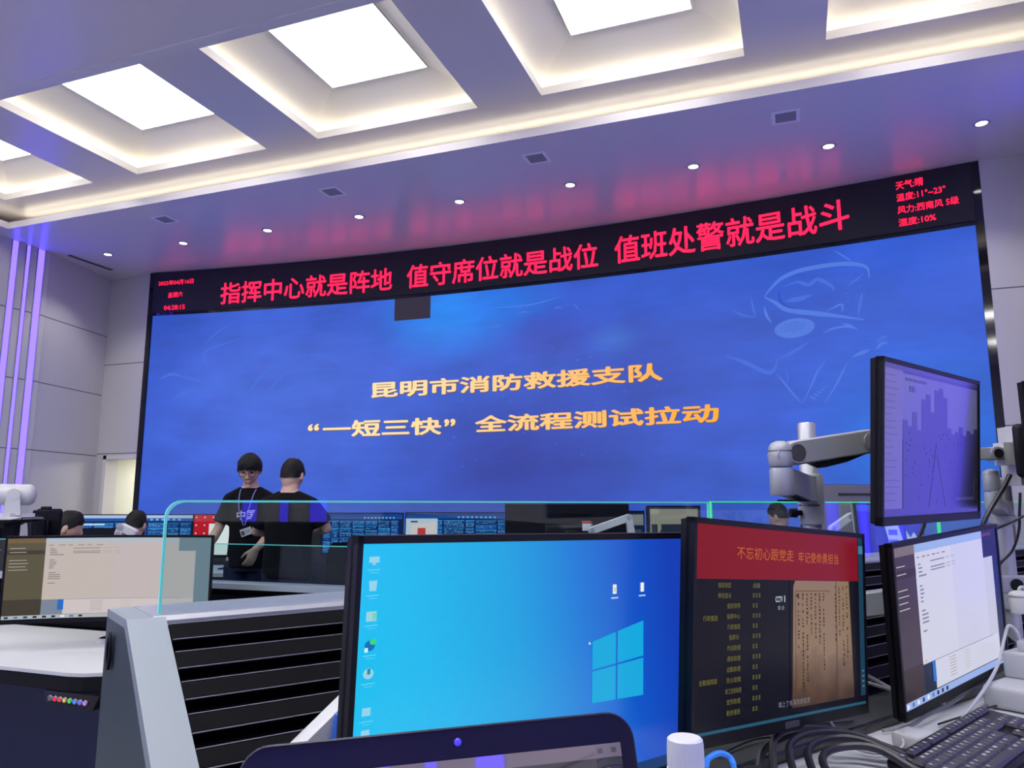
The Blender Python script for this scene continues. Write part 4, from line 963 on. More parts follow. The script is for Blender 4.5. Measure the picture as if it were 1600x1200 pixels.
bc = at(1070, 1150, .66); zt = .962; zb = .731
bt = thing('water_bottle', 'clear plastic water bottle with white cap right of the laptop', 'bottle', (bc.x, bc.y, zb))
C0 = (bc.x, bc.y, 0)
g = B(); g.lathe([(.0, zb+.006), (.020, zb), (.029, zb+.003), (.0325, zb+.012), (.0325, zb+.05), (.031, zb+.055), (.0325, zb+.06), (.0325, zb+.15), (.030, zb+.166), (.022, zb+.186), (.015, zb+.197), (.0135, zb+.203), (.0135, zb+.21)], C0, 32); g.build('body', T['pet'], bt, True)
g = B(); g.lathe([(.0327, zb+.065), (.0331, zb+.066), (.0331, zb+.14), (.0327, zb+.141)], C0, 32); g.build('label', mat('bottle_label', (.10, .16, .45), .4), bt, True)
g = B(); rs = []
capw = mat('white_cap', (.52, .54, .60), .4)
def rib(r_, z, d): return [V((bc.x+(r_+(d if i % 2 else 0))*math.cos(2*PI*i/60), bc.y+(r_+(d if i % 2 else 0))*math.sin(2*PI*i/60), z)) for i in range(60)]
g.rings([rib(.0145, zt-.030, 0), rib(.0152, zt-.0295, 0), rib(.0152, zt-.024, 0), rib(.0140, zt-.0235, 0), rib(.0140, zt-.022, 0), rib(.0150, zt-.0215, -.0006), rib(.0148, zt-.005, -.0006), rib(.0142, zt-.0015, 0), rib(.0125, zt, 0), rib(.003, zt, 0)]); g.build('cap', capw, bt, True)

def keyboard(label, o, rz, n_rows, W_, D_, tiltz=.012, keycol='key'):
    """o = back left corner seen by the typist; local x along the row, y towards the typist"""
    t = thing('keyboard', label, 'keyboard', o)
    dx = V((math.cos(rz), math.sin(rz), 0)); dy = V((dx.y, -dx.x, 0))
    f = lambda x, y, z: V(o)+dx*x+dy*y+UZ*(z+tiltz*(1-y/D_))
    g = B(); g.rbox(0, W_, 0, D_, 0, .014, .004, 2, f); g.build('base', T['plastic'], t, True)
    protos = {}
    def key(x, y, w_, h_):
        k = (round(w_, 4), round(h_, 4))
        b = B(); z0 = .014; 
        lo = [(x, y), (x+w_, y), (x+w_, y+h_), (x, y+h_)]; e = .0022
        hi = [(x+e, y+e*.7), (x+w_-e, y+e*.7), (x+w_-e, y+h_-e*1.6), (x+e, y+h_-e*1.6)]
        b.rings([[f(a, c, z0) for a, c in lo], [f(a, c, z0+.003) for a, c in lo], [f(a, c, z0+.0075) for a, c in hi]])
        b.build('key', T[keycol], t)
        if random.random() < .8:
            L = B() if False else None
            leg.use(T['legend']); lx = x+.005; ly = y+.004
            for q in range(random.choice([1, 1, 2])): leg.quad(f(lx, ly+.005, z0+.0079), f(lx+.0035, ly+.005, z0+.0079), f(lx+.0035, ly, z0+.0079), f(lx, ly, z0+.0079)); lx += .005
    leg = B(); p = .0190; m_ = .010
    y = .012
    xs_ = [0]+[2+i+(i//4)*.5 for i in range(12)]+[15.25, 16.25, 17.25]
    for x in xs_: key(m_+x*p, y, p*.93, .013)
    for i in range(4): key(m_+(18.5+i)*p, y, p*.93, .013) if m_+(19.4+i)*p < W_ else None
    y += .022
    for r_, (wid) in enumerate([[1]*13+[2], [1.5]+[1]*12+[1.5], [1.75]+[1]*11+[2.25], [2.25]+[1]*10+[2.75], [1.25, 1.25, 1.25, 6.25, 1.25, 1.25, 1.25, 1.25]][:n_rows]):
        x = 0
        for w_ in wid: key(m_+x*p, y, p*w_*.95, p*.93); x += w_
        if r_ in (0, 1): [key(m_+(15.25+k)*p, y, p*.93, p*.93) for k in range(3)]
        if r_ == 3: key(m_+16.25*p, y, p*.93, p*.93)
        if r_ == 4: [key(m_+(15.25+k)*p, y, p*.93, p*.93) for k in range(3)]
        if r_ in (1, 2, 3): [key(m_+(18.5+k)*p, y, p*.93, p*.93) for k in range(3)]
        y += p
    leg.build('legends', None, t, recalc=False)
    return t
T['legend'] = mat('key_legend', (.55, .55, .62), .5)
ZK = .7325
ka = row(.955, .588, ZK); kbp = row(1.372, .542, ZK); d_ = (kbp-ka); rz = math.atan2(d_.y, d_.x)
keyboard('dark full size keyboard on the white desk below the right monitor', ka, rz, 5, .455, .140)
kc = row(1.10, .735, ZK); keyboard('second black keyboard at the lower right corner, in front of the first', kc, rz-.02, 5, .40, .135)

# ================================================================ CABLES, CHARGERS
def cable(label, pts, r_, m, name='cable', group=None, plug=None):
    g = B(); g.tube(pts, r_, 8); o = g.build(name, T[m], None, True); return tag(o, label, 'cable', group)
Zd = .736
hump = [[(.79, .50), (.84, .468), (.90, .465), (.98, .50), (1.03, .57), (1.05, .66)], [(.80, .53), (.85, .490), (.92, .492), (.98, .53), (1.01, .60), (1.02, .68)], [(.81, .56), (.86, .515), (.92, .515), (.96, .55), (.985, .62), (.99, .70)],
        [(.80, .60), (.85, .545), (.90, .54), (.94, .58), (.955, .64), (.96, .72)], [(.795, .47), (.83, .455), (.88, .4535), (.96, .47), (1.01, .52), (1.06, .60)]]
g = B()
for i, h in enumerate(hump):
    zz = [.745, .778-.004*i, .785-.004*i, .775, .752, .743]
    g.tube([row(s_, n_, z_) for (s_, n_), z_ in zip(h, zz)], .0062, 8)
tag(g.build('cable', T['cable_k'], None, True), 'thick black cables looped in a coil left of the keyboard', 'cable')
cable('blue network cable bent beside the water bottle', [row(.60, .46, .738), at(1098, 1204, 1.10), at(1106, 1186, 1.11), at(1124, 1177, 1.12), at(1141, 1184, 1.12), at(1147, 1202, 1.11), row(.70, .50, .740)], .0042, 'cable_b')
cable('thin white cable drooping from below the red banner monitor to a white box', [row(1.03, .44, .790), row(1.035, .455, .765), row(1.03, .49, .740), row(1.04, .53, .7365), row(1.09, .545, .742), row(1.12, .53, .752)], .0022, 'cable_w')
cable('thick white cable rising to the charger in front of the right monitor', [row(1.19, .500, .741), row(1.225, .54, .738), row(1.27, .55, .741), row(1.36, .535, .752), row(1.50, .515, .775), row(1.60, .505, .81), row(1.645, .505, .86), row(1.66, .51, .885), row(1.675, .52, .87), row(1.68, .525, .845)], .0034, 'cable_w')
cable('grey cable bundle behind the foot of the right monitor', [row(1.20, .36, .752), row(1.26, .33, .785), row(1.34, .33, .795), row(1.38, .37, .77), row(1.36, .42, .756), row(1.30, .43, .754)], .0045, 'cable_g')
cable('white cable loop between the red banner monitor and right monitor', [row(1.20, .37, .765), row(1.235, .36, .785), row(1.29, .36, .79), row(1.34, .39, .775), row(1.38, .43, .758), row(1.45, .455, .742)], .0036, 'cable_w')
cable('slim black cable lying across the white desk behind the keyboard', [row(1.30, .51, .737), row(1.42, .515, .737), row(1.55, .525, .738), row(1.66, .57, .737), row(1.75, .62, .736)], .0022, 'cable_k')
cable('grey cable curling under the right monitor', [row(1.17, .47, .738), row(1.24, .485, .738), row(1.33, .475, .741), row(1.47, .47, .748), row(1.60, .46, .77), row(1.66, .44, .80)], .0034, 'cable_g')
cable('thin black wires tangled on the felt shelf', [row(.78, .40, .749), row(.90, .39, .752), row(.98, .415, .749), row(1.07, .40, .749), row(1.15, .425, .749)], .002, 'cable_k')
cable('black cable hanging from the right border monitor down behind the pale monitor', [at(1578, 742, 2.0), at(1566, 765, 1.99), at(1548, 795, 1.98), at(1536, 820, 1.98), at(1529, 850, 2.0)], .006, 'cable_k')
cable('slim black cable sagging from the right border to the pole', [at(1600, 806, 1.95), at(1588, 812, 1.96), at(1570, 820, 1.98), at(1553, 827, 2.0), at(1535, 830, 2.02)], .0035, 'cable_k')
cable('black cable dropping along the right pole to its lower arm', [at(1594, 770, 2.0), at(1593, 800, 2.0), at(1592, 830, 2.02), at(1582, 860, 2.05), at(1564, 879, 2.06), at(1562, 884, 2.08)], .0035, 'cable_k')
cable('two black cables hanging below the upper right monitor', [at(1446, 812, 2.06), at(1441, 828, 2.06), at(1433, 846, 2.06), at(1425, 862, 2.06)], .0055, 'cable_k')
t = thing('power_adapter', 'white charger block with plugged cables at the right edge', 'charger', row(1.66, .53, .79))
fA = lambda x, y, z: row(1.71+x, .53+y, .778+z)
g = B(); g.rbox(-.075, .05, -.03, .03, .0, .055, .006, 3, fA); g.build('body', T['white'], t, True)
g = B()
for k in (-.05, -.02): g.rbox(k-.008, k+.008, -.005, .008, .055, .078, .002, 2, fA)
g.build('plug', T['white'], t, True)
g = B(); g.rbox(1.53, 1.80, .495, .60, .7315, .778, .01, 3, frw)
o = g.build('power_box', T['white'], None, True); tag(o, 'low white box on the desk at the right, under the charger', 'box')
g = B(); g.rbox(1.11, 1.17, .515, .565, .7315, .758, .007, 3, frw); tag(g.build('adapter_box', T['white'], None, True), 'small white box on the desk left of the keyboard top', 'box')
t = thing('apron_hook', 'small black hook on the white desk below the felt shelf', 'hook', row(1.12, .452, .72))
g = B(); c = row(1.115, .472, .722); g.ball(c, .004, 10, 8); g.cyl(c, c-RN*.004, .003, .003, 8); g.build('knob', T['matte'], t, True)

# ================================================================ MIDDLE ROW (lower floor)
MY = 2.80; MR = .81                                     # slatted back and rail height of the middle row
mid = thing('console', 'middle console row with white desk and black slatted back at the left', 'console', (-3.2, MY, FLOOR2))
mx0, mx1 = -6.2, -1.42
g = B(); g.box(mx0, mx1, MY-.05, MY+.07, MR-.022, MR); g.build('top_rail', T['alu'], mid)
g = B(); g.box(mx0, mx1, MY-.01, MY+.06, FLOOR2, MR-.022)
z = MR-.05
while z > MIDZ-.02: g.box(mx0, mx1, MY-.03, MY-.01, z-.030, z); z -= .048
g.build('slat_panel', T['slat'], mid)
yf = 2.06
g = B(); poly_ = [(mx0, yf), (-2.42, yf), (-2.36, yf+.012), (-2.30, yf+.05), (-2.18, yf+.062), (mx1, yf+.062), (mx1, MY-.03), (mx0, MY-.03)]
g.prism([V((x, y, MIDZ-.012)) for x, y in poly_], (0, 0, .012)); g.build('worktop', T['desk'], mid)
g = B(); g.prism([V((x, y+.002, MIDZ-.062)) for x, y in poly_], (0, 0, .049)); g.build('edge_band', T['matte'], mid)
g = B(); g.box(mx0, mx1, 2.60, 2.63, FLOOR2+.03, MIDZ-.06); g.build('modesty_panel', T['modesty'], mid)
for x in (mx0, -4.4, mx1-.04): g = B(); g.box(x, x+.04, yf+.1, MY, FLOOR2, MIDZ-.06); g.build('leg_panel', T['slate'], mid)
frm = lambda s, n, z: V((s, MY+n, z))
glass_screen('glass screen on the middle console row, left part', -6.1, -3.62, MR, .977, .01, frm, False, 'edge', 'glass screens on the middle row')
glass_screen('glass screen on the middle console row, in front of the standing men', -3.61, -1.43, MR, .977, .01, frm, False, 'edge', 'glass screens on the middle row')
# strip of coloured buttons under the white desk
cm = PC @ V((0, .05, 0)); pf = at(188, 800, 3.38); pf.z = MIDZ
t = thing('monitor_mount', 'white post and arm behind the wide curved monitor at the left', 'monitor mount', pf)
g = B(); g.cyl(pf, V((pf.x, pf.y, .90)), .016, .016, 16); g.cyl(pf, pf+UZ*.02, .05, .045, 20); g.build('post', T['white'], t, True)
g = B(); capsule(g, V((pf.x, pf.y, .86)), cm+UZ*.01, .04, .045); g.build('link', T['white'], t, True)
t = thing('button_panel', 'small black control strip with a row of coloured lit buttons under the white desk', 'control panel', (-2.42, 2.07, MIDZ-.08))
pz = MIDZ-.064
g = B(); a = [V((-2.52, 2.058, pz)), V((-2.50, 2.052, pz-.038)), V((-2.28, 2.052, pz-.047)), V((-2.26, 2.058, pz))]; g.prism(a, (0, .05, 0)); g.build('housing', T['black'], t)
cols = [(150, 150, 165), (230, 30, 70), (240, 50, 50), (210, 170, 50), (60, 200, 70), (60, 130, 230), (80, 110, 240), (190, 110, 235)]
for i, c in enumerate(cols):
    x = -2.478+i*.0235; zz = pz-.021-.0009*i*.6; g = B().use(T['alu']).cyl(V((x, 2.052, zz)), V((x, 2.047, zz)), .0095, .0090, 16); g.use(emat('button_light_%d' % i, c, 1.2 if i else .35)).cyl(V((x, 2.047, zz)), V((x, 2.0445, zz)), .0068, .006, 14)
    tag(g.build('button', None, t, True), ['unlit grey button', 'crimson lit button', 'red lit button', 'yellow lit button', 'green lit button', 'blue lit button', 'deep blue lit button', 'violet lit button'][i])

# ================================================================ PTZ CAMERA AND DARK EQUIPMENT AT THE LEFT
D0 = 4.4
c = at(24, 773, D0)
t = thing('conference_camera', 'white pan tilt video camera with dark lens at the left edge', 'camera', at(24, 800, D0))
ca = (-RT*.95-HD*.3).normalized()
g = B(); p0 = c-ca*.075; p1 = c+ca*.075; ux = UZ
g.rings([g.ring(p0-ca*d, ca, ux, r_, 28) for d, r_ in ((.030, .0), (.029, .02), (.022, .042), (.010, .055), (0, .060))]+[g.ring(p1, ca, ux, .060, 28), g.ring(p1+ca*.012, ca, ux, .058, 28), g.ring(p1+ca*.012, ca, ux, .046, 28)], caps=False); g.build('head', T['white'], t, True)
g = B().use(T['black']); g.cyl(p1-ca*.005, p1+ca*.006, .047, .047, 28); g.use(T['matte']).cyl(p1+ca*.006, p1+ca*.018, .030, .028, 24); g.use(mat('lens_glass', (.02, .02, .06), .02, spec=1)).cyl(p1+ca*.018, p1+ca*.022, .02, .016, 20); g.build('lens', None, t, True)
sd = UZ.cross(ca).normalized()
if sd.dot(HD) > 0: sd = -sd
g = B(); yk = c-ca*.012+sd*.062; g.hexa([yk+ca*a_+sd*b_+UZ*z_ for z_, k in ((-.115, .045), (.0, .032)) for a_, b_ in ((-k, 0), (k, 0), (k, .018), (-k, .018))]); g.cyl(yk, yk+sd*.020, .034, .033, 24); g.box(c.x-.075, c.x+.075, c.y-.075, c.y+.075, c.z-.125, c.z-.105); g.build('yoke', T['white'], t, True)
pzc = c.z-.125
t = thing('camera_stand', 'black post with white plate carrying the video camera', 'stand', (c.x, c.y, FLOOR2))
g = B(); fC = lambda x, y, z: V((c.x, c.y, 0))+RT*x+HD*y+UZ*z; g.rbox(-.16, .115, -.10, .10, pzc-.016, pzc, .003, 2, fC); g.build('plate', T['white'], t)
g = B(); g.prism([fC(.115, -.10, pzc-.018), fC(.115, -.10, pzc+.0), fC(.05, -.10, pzc-.03), fC(-.16, -.10, pzc-.07), fC(-.16, -.10, pzc-.018)], HD*.2); g.rbox(-.03, .03, -.03, .03, FLOOR2+.02, pzc-.016, .004, 2, fC); g.build('post', T['plastic'], t)
g = B(); g.rbox(-.22, .22, -.2, .2, FLOOR2, FLOOR2+.025, .006, 2, fC); g.build('base', T['plastic'], t)
def back_monitor(label, x0, y0, x1, y1, d, yaw=180, h=None, shell='plastic', slot=False, curve=0, stand=MIDZ, group=None, dark=(20, 22, 34)):
    c = at((x0+x1)/2, (y0+y1)/2, d); w_ = (x1-x0)*d/1203/abs(math.cos(math.radians(yaw))); h_ = h or (y1-y0)*d/1215
    c.z = at((x0+x1)/2, y0, d).z-h_/2
    return monitor(label, pose(c, yaw), w_, h_, (lambda s: s.rect(0, 0, 1, 1, dark, 0)), shell=shell, slot=slot, curve=curve, stand=stand, group=group)
def deskslab(label, pts, zt, cat='desk'):
    c = sum(pts, V((0, 0, 0)))/len(pts); t = thing('console_desk', label, cat, (c.x, c.y, FLOOR2))
    g = B(); g.prism([V((p.x, p.y, zt-.03)) for p in pts], (0, 0, .03)); g.build('worktop', T['desk'], t)
    for p in pts:
        q = c+(p-c)*.9; g = B(); g.box(q.x-.025, q.x+.025, q.y-.025, q.y+.025, FLOOR2, zt-.03); g.build('leg', T['slate'], t)
    return t
dz = MIDZ
LD = [at(-120, 800, 4.7), at(120, 800, 4.7), at(125, 800, 4.98), at(-140, 800, 4.98)]
deskslab('white desk with dark equipment behind the video camera, at the left edge', LD, dz)
back_monitor('black monitor seen from behind, right of the video camera', 52, 797, 96, 850, 4.74, 176)
back_monitor('low black monitor back behind the camera plate, touching a seated man', 62, 795, 94, 812, 4.9, 190)
back_monitor('dark monitor at the left edge below the video camera', -60, 806, 34, 858, 4.75, 172)
g = B(); g.tube([at(12, 812, 4.6), at(30, 818, 4.58), at(44, 812, 4.6), at(47, 830, 4.6), at(46, 850, 4.6)], .012, 8); tag(g.build('cable', T['cable_k'], None, True), 'loose black cable below the camera plate at the left', 'cable')
for k, (px, py) in enumerate(((5, 803), (5, 811))): pass

# ================================================================ RIGHT REAR CONSOLE
RRa, RRb = atz(955, 832, .98), atz(1420, 826, .98)
dR = (RRb-RRa); dR.z = 0; dR.normalize(); nR = V((dR.y, -dR.x, 0))
frr = lambda s, n, z: V((RRa.x, RRa.y, 0))+dR*s+nR*n+UZ*z
Lr = (RRb-RRa).length
rr = thing('console', 'rear console row behind the front glass, with slatted back and pale rail', 'console', frr(Lr/2, 0, FLOOR2))
g = B(); g.prism([frr(-.2, n, z) for n, z in ((-.06, MR-.022), (-.06, MR), (.06, MR), (.06, MR-.022))], dR*(Lr+.4)); g.build('top_rail', T['alu'], rr)
g = B(); g.prism([frr(-.2, n, z) for n, z in ((-.05, FLOOR2), (-.05, MR-.022), (.03, MR-.022), (.03, FLOOR2))], dR*(Lr+.4))
z = MR-.05
while z > MIDZ: g.prism([frr(-.2, n, q) for n, q in ((.03, z-.03), (.03, z), (.045, z), (.045, z-.03))], dR*(Lr+.4)); z -= .048
g.build('slat_panel', T['slat'], rr)
g = B(); g.prism([frr(-.2, n, z) for n, z in ((.03, MIDZ-.03), (.03, MIDZ), (.85, MIDZ), (.85, MIDZ-.03))], dR*(Lr+.4)); g.build('worktop', T['desk'], rr)
for s_ in (-.15, Lr/2, Lr+.12): g = B(); g.prism([frr(s_, n, z) for n, z in ((.03, FLOOR2), (.03, MIDZ-.03), (.8, MIDZ-.03), (.8, FLOOR2))], dR*.03); g.build('leg_panel', T['slate'], rr)
glass_screen('glass screen on the rear console row, green edge with painted glow behind the red banner monitor', 0, Lr, MR, .98, 0, frr, False, 'edge2')

back_monitor('wide black monitor seen from behind with a slot, above the blue monitor', 790, 787, 985, 845, 3.85, 186, h=.36, slot=True, curve=.03, shell='plastic')
DR1 = [at(770, 800, 3.55), at(1000, 800, 3.55), at(1000, 800, 4.05), at(770, 800, 4.05)]
deskslab('white desk under the wide black monitor, hidden behind blue monitor', DR1, dz)
def draw_beige(s):
    s.rect(0, 0, 1, 1, (44, 52, 70), 0); s.rect(.03, .03, .97, .40, (140, 132, 120), 1); s.rect(.03, .03, .22, 1, (140, 132, 120), 1); s.rect(.05, .30, .17, .62, (40, 46, 60), 2); s.rect(.05, .72, .17, .95, (44, 50, 64), 2); s.rect(.24, .30, .97, 1, (38, 46, 62), 2); s.rect(.03, .03, .20, .12, (158, 150, 138), 3)
c = at(1054, 830, 4.35); monitor('monitor with a beige and dark window above the gap of the blue and red monitors', pose(V((c.x, c.y, at(1054, 790, 4.35).z-.17)), 12), .32, .34, draw_beige, stand=MIDZ)
def draw_small(s): s.rect(0, 0, 1, 1, (20, 34, 60), 0); s.rect(.3, .05, 1, .3, (120, 120, 124), 1); s.rect(.1, .4, .9, .5, (60, 66, 84), 1); s.rect(.1, .6, .9, .7, (60, 66, 84), 1)
c = at(985, 822, 4.6); monitor('small dim monitor right behind the wide black monitor', pose(V((c.x, c.y, at(985, 798, 4.6).z-.14)), 25), .20, .28, draw_small, stand=MIDZ)
DR2 = [at(930, 800, 4.45), at(1130, 800, 4.2), at(1140, 800, 4.65), at(940, 800, 4.9)]
back_monitor('grey curved monitor seen from behind with a dark slot, right of the silver pole', 1248, 757, 1420, 800, 3.9, 192, h=.34, shell='grey', slot=True, curve=.035)
def draw_poster(s):
    s.rect(0, 0, 1, 1, (58, 66, 226), 0); s.rect(0, 0, 1, .12, (70, 84, 220), 1); s.rect(0, .1, .25, .85, (50, 52, 205), 1)
    s.poly([(.38, .20), (.60, .22), (.72, .88), (.62, .80), (.56, .90), (.48, .82)][::-1], (176, 190, 240), 2)
    for v in (.26, .44, .62): s.rect(.46, v, .60, v+.10, (80, 96, 180), 3)
    s.poly([(.74, .45), (.80, .58), (.86, .48), (.92, .60), (1, .46), (1, .88), (.74, .88)][::-1], (186, 200, 244), 2); s.poly([(.84+.03*math.cos(a), .74+.045*math.sin(a)) for a in [2*PI*i/14 for i in range(14)]][::-1], (130, 140, 200), 3)
    s.poly([(.40, .90), (.48, .84), (.55, .92), (.62, .84), (.72, .92), (.72, 1), (.40, 1)][::-1], (44, 70, 180), 2)
PB2 = pose((.20, 3.60, .985), 18, 4, 1.2)
c = at(1392, 832, 3.3); monitor('blue lit screen with white ribbon shapes between the red banner monitor and upper monitor', pose(V((c.x, c.y, at(1392, 787, 3.3).z-.13)), 16, 5, 1), .34, .26, draw_poster, bez=(.006, .006, .006, .02), shell='silver', stand=MIDZ)
DR3 = [at(1220, 800, 3.15), at(1480, 800, 3.1), at(1520, 800, 4.3), at(1200, 800, 4.3)]
deskslab('white desk behind the silver poles at the right', DR3, dz)
def white_arm(label, d, pts, foot):
    P_ = [at(x, y, d) for x, y in pts]; f = at(foot[0], 800, d); f.z = MIDZ
    t = thing('monitor_mount', label, 'monitor mount', f)
    g = B(); g.cyl(f, V((f.x, f.y, P_[0].z)), .014, .014, 16); g.cyl(f, f+UZ*.02, .05, .045, 20); g.build('post', T['white'], t, True)
    g = B()
    for a, b_ in zip(P_, P_[1:]): capsule(g, a, b_, .034, .034)
    g.build('link', T['white'], t, True)
    for p in P_[:2]: g = B(); disc(g, p-HD*.0155, -HD, .010, .004); g.build('pivot_cap', T['alu'], t, True)
    return t
white_arm('white folding monitor arm in front of the wide black monitor', 3.55, [(925, 829), (982, 809), (986, 832)], (925, 0))
white_arm('white monitor arm beside the blue ribbon screen', 3.55, [(1301, 826), (1328, 807), (1350, 803)], (1301, 0))
white_arm('white double monitor arm above the curved monitor, before a seated man', 3.38, [(187, 834), (191, 824), (208, 832)], (189, 0))
t = thing('paper_cup', 'small white and red cup standing near the white folding arm', 'cup', at(918, 832, 3.75)) if False else None
b_ = at(918, 834, 3.70); b_.z = MIDZ
t = thing('desk_flag', 'small red topped white box on a dark stand before the wide black monitor', 'box', b_)
g = B(); zz = at(918, 818, 3.70).z; g.rbox(b_.x-.022, b_.x+.022, b_.y-.015, b_.y+.015, zz-.035, zz, .003, 2); g.build('body', T['white'], t); g = B(); g.rbox(b_.x-.026, b_.x+.02, b_.y-.015, b_.y+.015, zz, zz+.012, .003, 2); tag(g.build('lid', mat('red_plastic', (.4, .03, .05), .4), t), 'red lid'); g = B(); g.cyl(b_, V((b_.x, b_.y, zz-.035)), .016, .014, 14); g.build('stand', T['plastic'], t)

# ================================================================ FAR ROW
DF = 7.0
FD = [at(95, 800, DF-.35), at(830, 800, DF-.35), at(830, 800, DF+.55), at(90, 800, DF+.55)]
deskslab('long white desk of the far row in front of the video wall', FD, dz)
def draw_ui(seed, top=True, mapped=False):
    def f(s):
        R_ = random.Random(seed)
        s.rect(0, 0, 1, 1, (16, 40, 92), 0)
        s.rect(0, 0, 1, .07, (170, 196, 226) if top else (28, 66, 140), 1); s.rect(0, .07, 1, .14, (30, 80, 160), 1)
        for k in range(9): u = .52+k*.045; s.rect(u, .085, u+.022, .125, (120, 180, 230), 2)
        u = .02
        while u < .95:
            w_ = R_.choice([.10, .16, .22]); v = .18
            while v < .92:
                h = R_.choice([.08, .12, .18]); s.rect(u, v, u+w_-.012, v+h-.012, R_.choice([(22, 56, 124), (20, 70, 150), (28, 84, 160), (18, 44, 100)]), 1)
                s.rect(u, v, u+w_-.012, v+.022, R_.choice([(40, 120, 190), (60, 150, 210)]), 2)
                for q in range(int(h/.035)-1):
                    a = u+.006
                    while a < u+w_-.03: b2 = min(a+R_.uniform(.008, .03), u+w_-.018); s.rect(a, v+.036+q*.034, b2, v+.050+q*.034, R_.choice([(80, 150, 210), (50, 110, 180), (130, 190, 230)]), 3); a = b2+.008
                v += h
            u += w_
        if mapped: s.rect(0, .14, .32, 1, (196, 206, 226), 4); s.poly([(.06, .30), (.3, .22), (.32, 1), (.02, 1)][::-1], (226, 208, 206), 5); s.rect(.12, .38, .20, .62, (206, 60, 60), 6); s.rect(.05, .20, .12, .24, (60, 70, 80), 6)
        if top: s.rect(0, .20, .30, .24, (190, 210, 235), 4); s.rect(.02, .30, .62, 1, (14, 18, 34), 4)
    return f
def draw_party(s):
    s.rect(0, 0, 1, 1, (206, 24, 44), 0)
    for i in range(9):
        for k in range(5): u = .03+i*.11; v = .06+k*.2; s.poly([(u+.010*math.cos(a), v+.022*math.sin(a)) for a in [2*PI*q/8 for q in range(8)]][::-1], (250, 226, 226), 1)
    s.rect(.20, .22, .85, 1, (244, 240, 240), 2); s.rect(.62, .10, .72, .2, (230, 170, 60), 3)
def far_monitor(label, x0, x1, ytop, d, draw, yaw=0, h=.38, curve=0):
    c = at((x0+x1)/2, ytop, d); return monitor(label, pose(V((c.x, c.y, c.z-h/2)), yaw), (x1-x0)*d/1203, h, draw, curve=curve, stand=MIDZ, group='far row monitors facing the room')
far_monitor('very wide far monitor with a white bar and blue dashboard, left end of far row', 108, 302, 803.5, 7.0, draw_ui(1), 4, .40, .03)
far_monitor('far monitor with a red dotted screen behind the man with glasses', 303, 424, 803, 7.0, draw_party, 0, .38)
far_monitor('far monitor with blue dashboard, right of the standing man seen from behind', 502, 631, 801, 7.0, draw_ui(2, False), -3, .38)
far_monitor('far monitor with blue dashboard and a pale map, beside the wide black monitor', 632, 792, 800, 7.0, draw_ui(3, False, True), -6, .38)
c = at(668, 826, 6.5); 

# ================================================================ OFFICE CHAIRS AND PEOPLE
def office_chair(label, p, yaw, group=None):
    t = thing('office_chair', label, 'chair', (p.x, p.y, FLOOR2), group=group, rz=yaw)
    f0 = ROOTM[t.name]; f = lambda x, y, z: f0 @ V((x, y, z))
    g = B(); g.rbox(-.24, .24, -.24, .24, .42, .50, .035, 3, f); g.build('seat', T['dkgrey'], t, True)
    g = B(); rs = []
    for z, y, w_ in ((.58, .235, .20), (.70, .26, .23), (.85, .265, .235), (.97, .275, .225), (1.03, .285, .19)): rs.append([f(x, y+dy, z) for x, dy in ((-w_, 0), (-w_*.5, .03), (w_*.5, .03), (w_, 0), (w_*.5, .065), (-w_*.5, .065))])
    g.rings(rs); g.build('backrest', T['matte'], t, True)
    g = B(); g.tube([f(0, .10, .44), f(0, .27, .47), f(0, .31, .60), f(0, .31, .75)], .02, 8); g.build('back_bracket', T['plastic'], t, True)
    g = B(); g.cyl(f(0, 0, .12), f(0, 0, .43), .03, .026, 14); g.build('gas_post', T['plastic'], t, True)
    for k in range(5):
        a = 2*PI*k/5+.3; q = V((.29*math.cos(a), .29*math.sin(a), .075)); g = B(); g.tube([f(0, 0, .13), f(q.x*.5, q.y*.5, .115), f(*q)], .018, 8); leg = g.build('base_leg', T['plastic'], t, True)
        g = B(); g.cyl(f(q.x-.02*math.sin(a), q.y+.02*math.cos(a), .03), f(q.x+.02*math.sin(a), q.y-.02*math.cos(a), .03), .03, .03, 14); 
        wo = g.build('caster', T['plastic'], t, True); wo.parent = leg
    for sg in (-1, 1):
        g = B(); g.tube([f(sg*.24, .08, .46), f(sg*.28, .08, .55), f(sg*.28, .05, .66)], .014, 8); g.rbox(sg*.28-.035, sg*.28+.035, -.12, .13, .66, .69, .012, 2, f); g.build('armrest', T['plastic'], t, True)
    return t
def remesh(b, m, name, parent, vox=.008, smooth=3, mats=None):
    """melts overlapping shapes into one continuous skin"""
    me = b.mesh(name+'_rough'); o = bpy.data.objects.new('rough', me); COL.objects.link(o)
    md = o.modifiers.new('r', 'REMESH'); md.mode = 'VOXEL'; md.voxel_size = vox; md.use_smooth_shade = True
    if smooth: s2 = o.modifiers.new('s', 'SMOOTH'); s2.factor = .5; s2.iterations = smooth
    dg = bpy.context.evaluated_depsgraph_get(); out = bpy.data.meshes.new_from_object(o.evaluated_get(dg)); out.name = name
    bpy.data.objects.remove(o); out.materials.clear(); out.materials.append(m)
    inv = ROOTM[parent.name].inverted(); out.transform(inv)
    for p in out.polygons: p.use_smooth = True
    ob = bpy.data.objects.new(name, out); COL.objects.link(ob); ob.parent = parent; ROOTM[ob.name] = ROOTM[parent.name]
    return ob
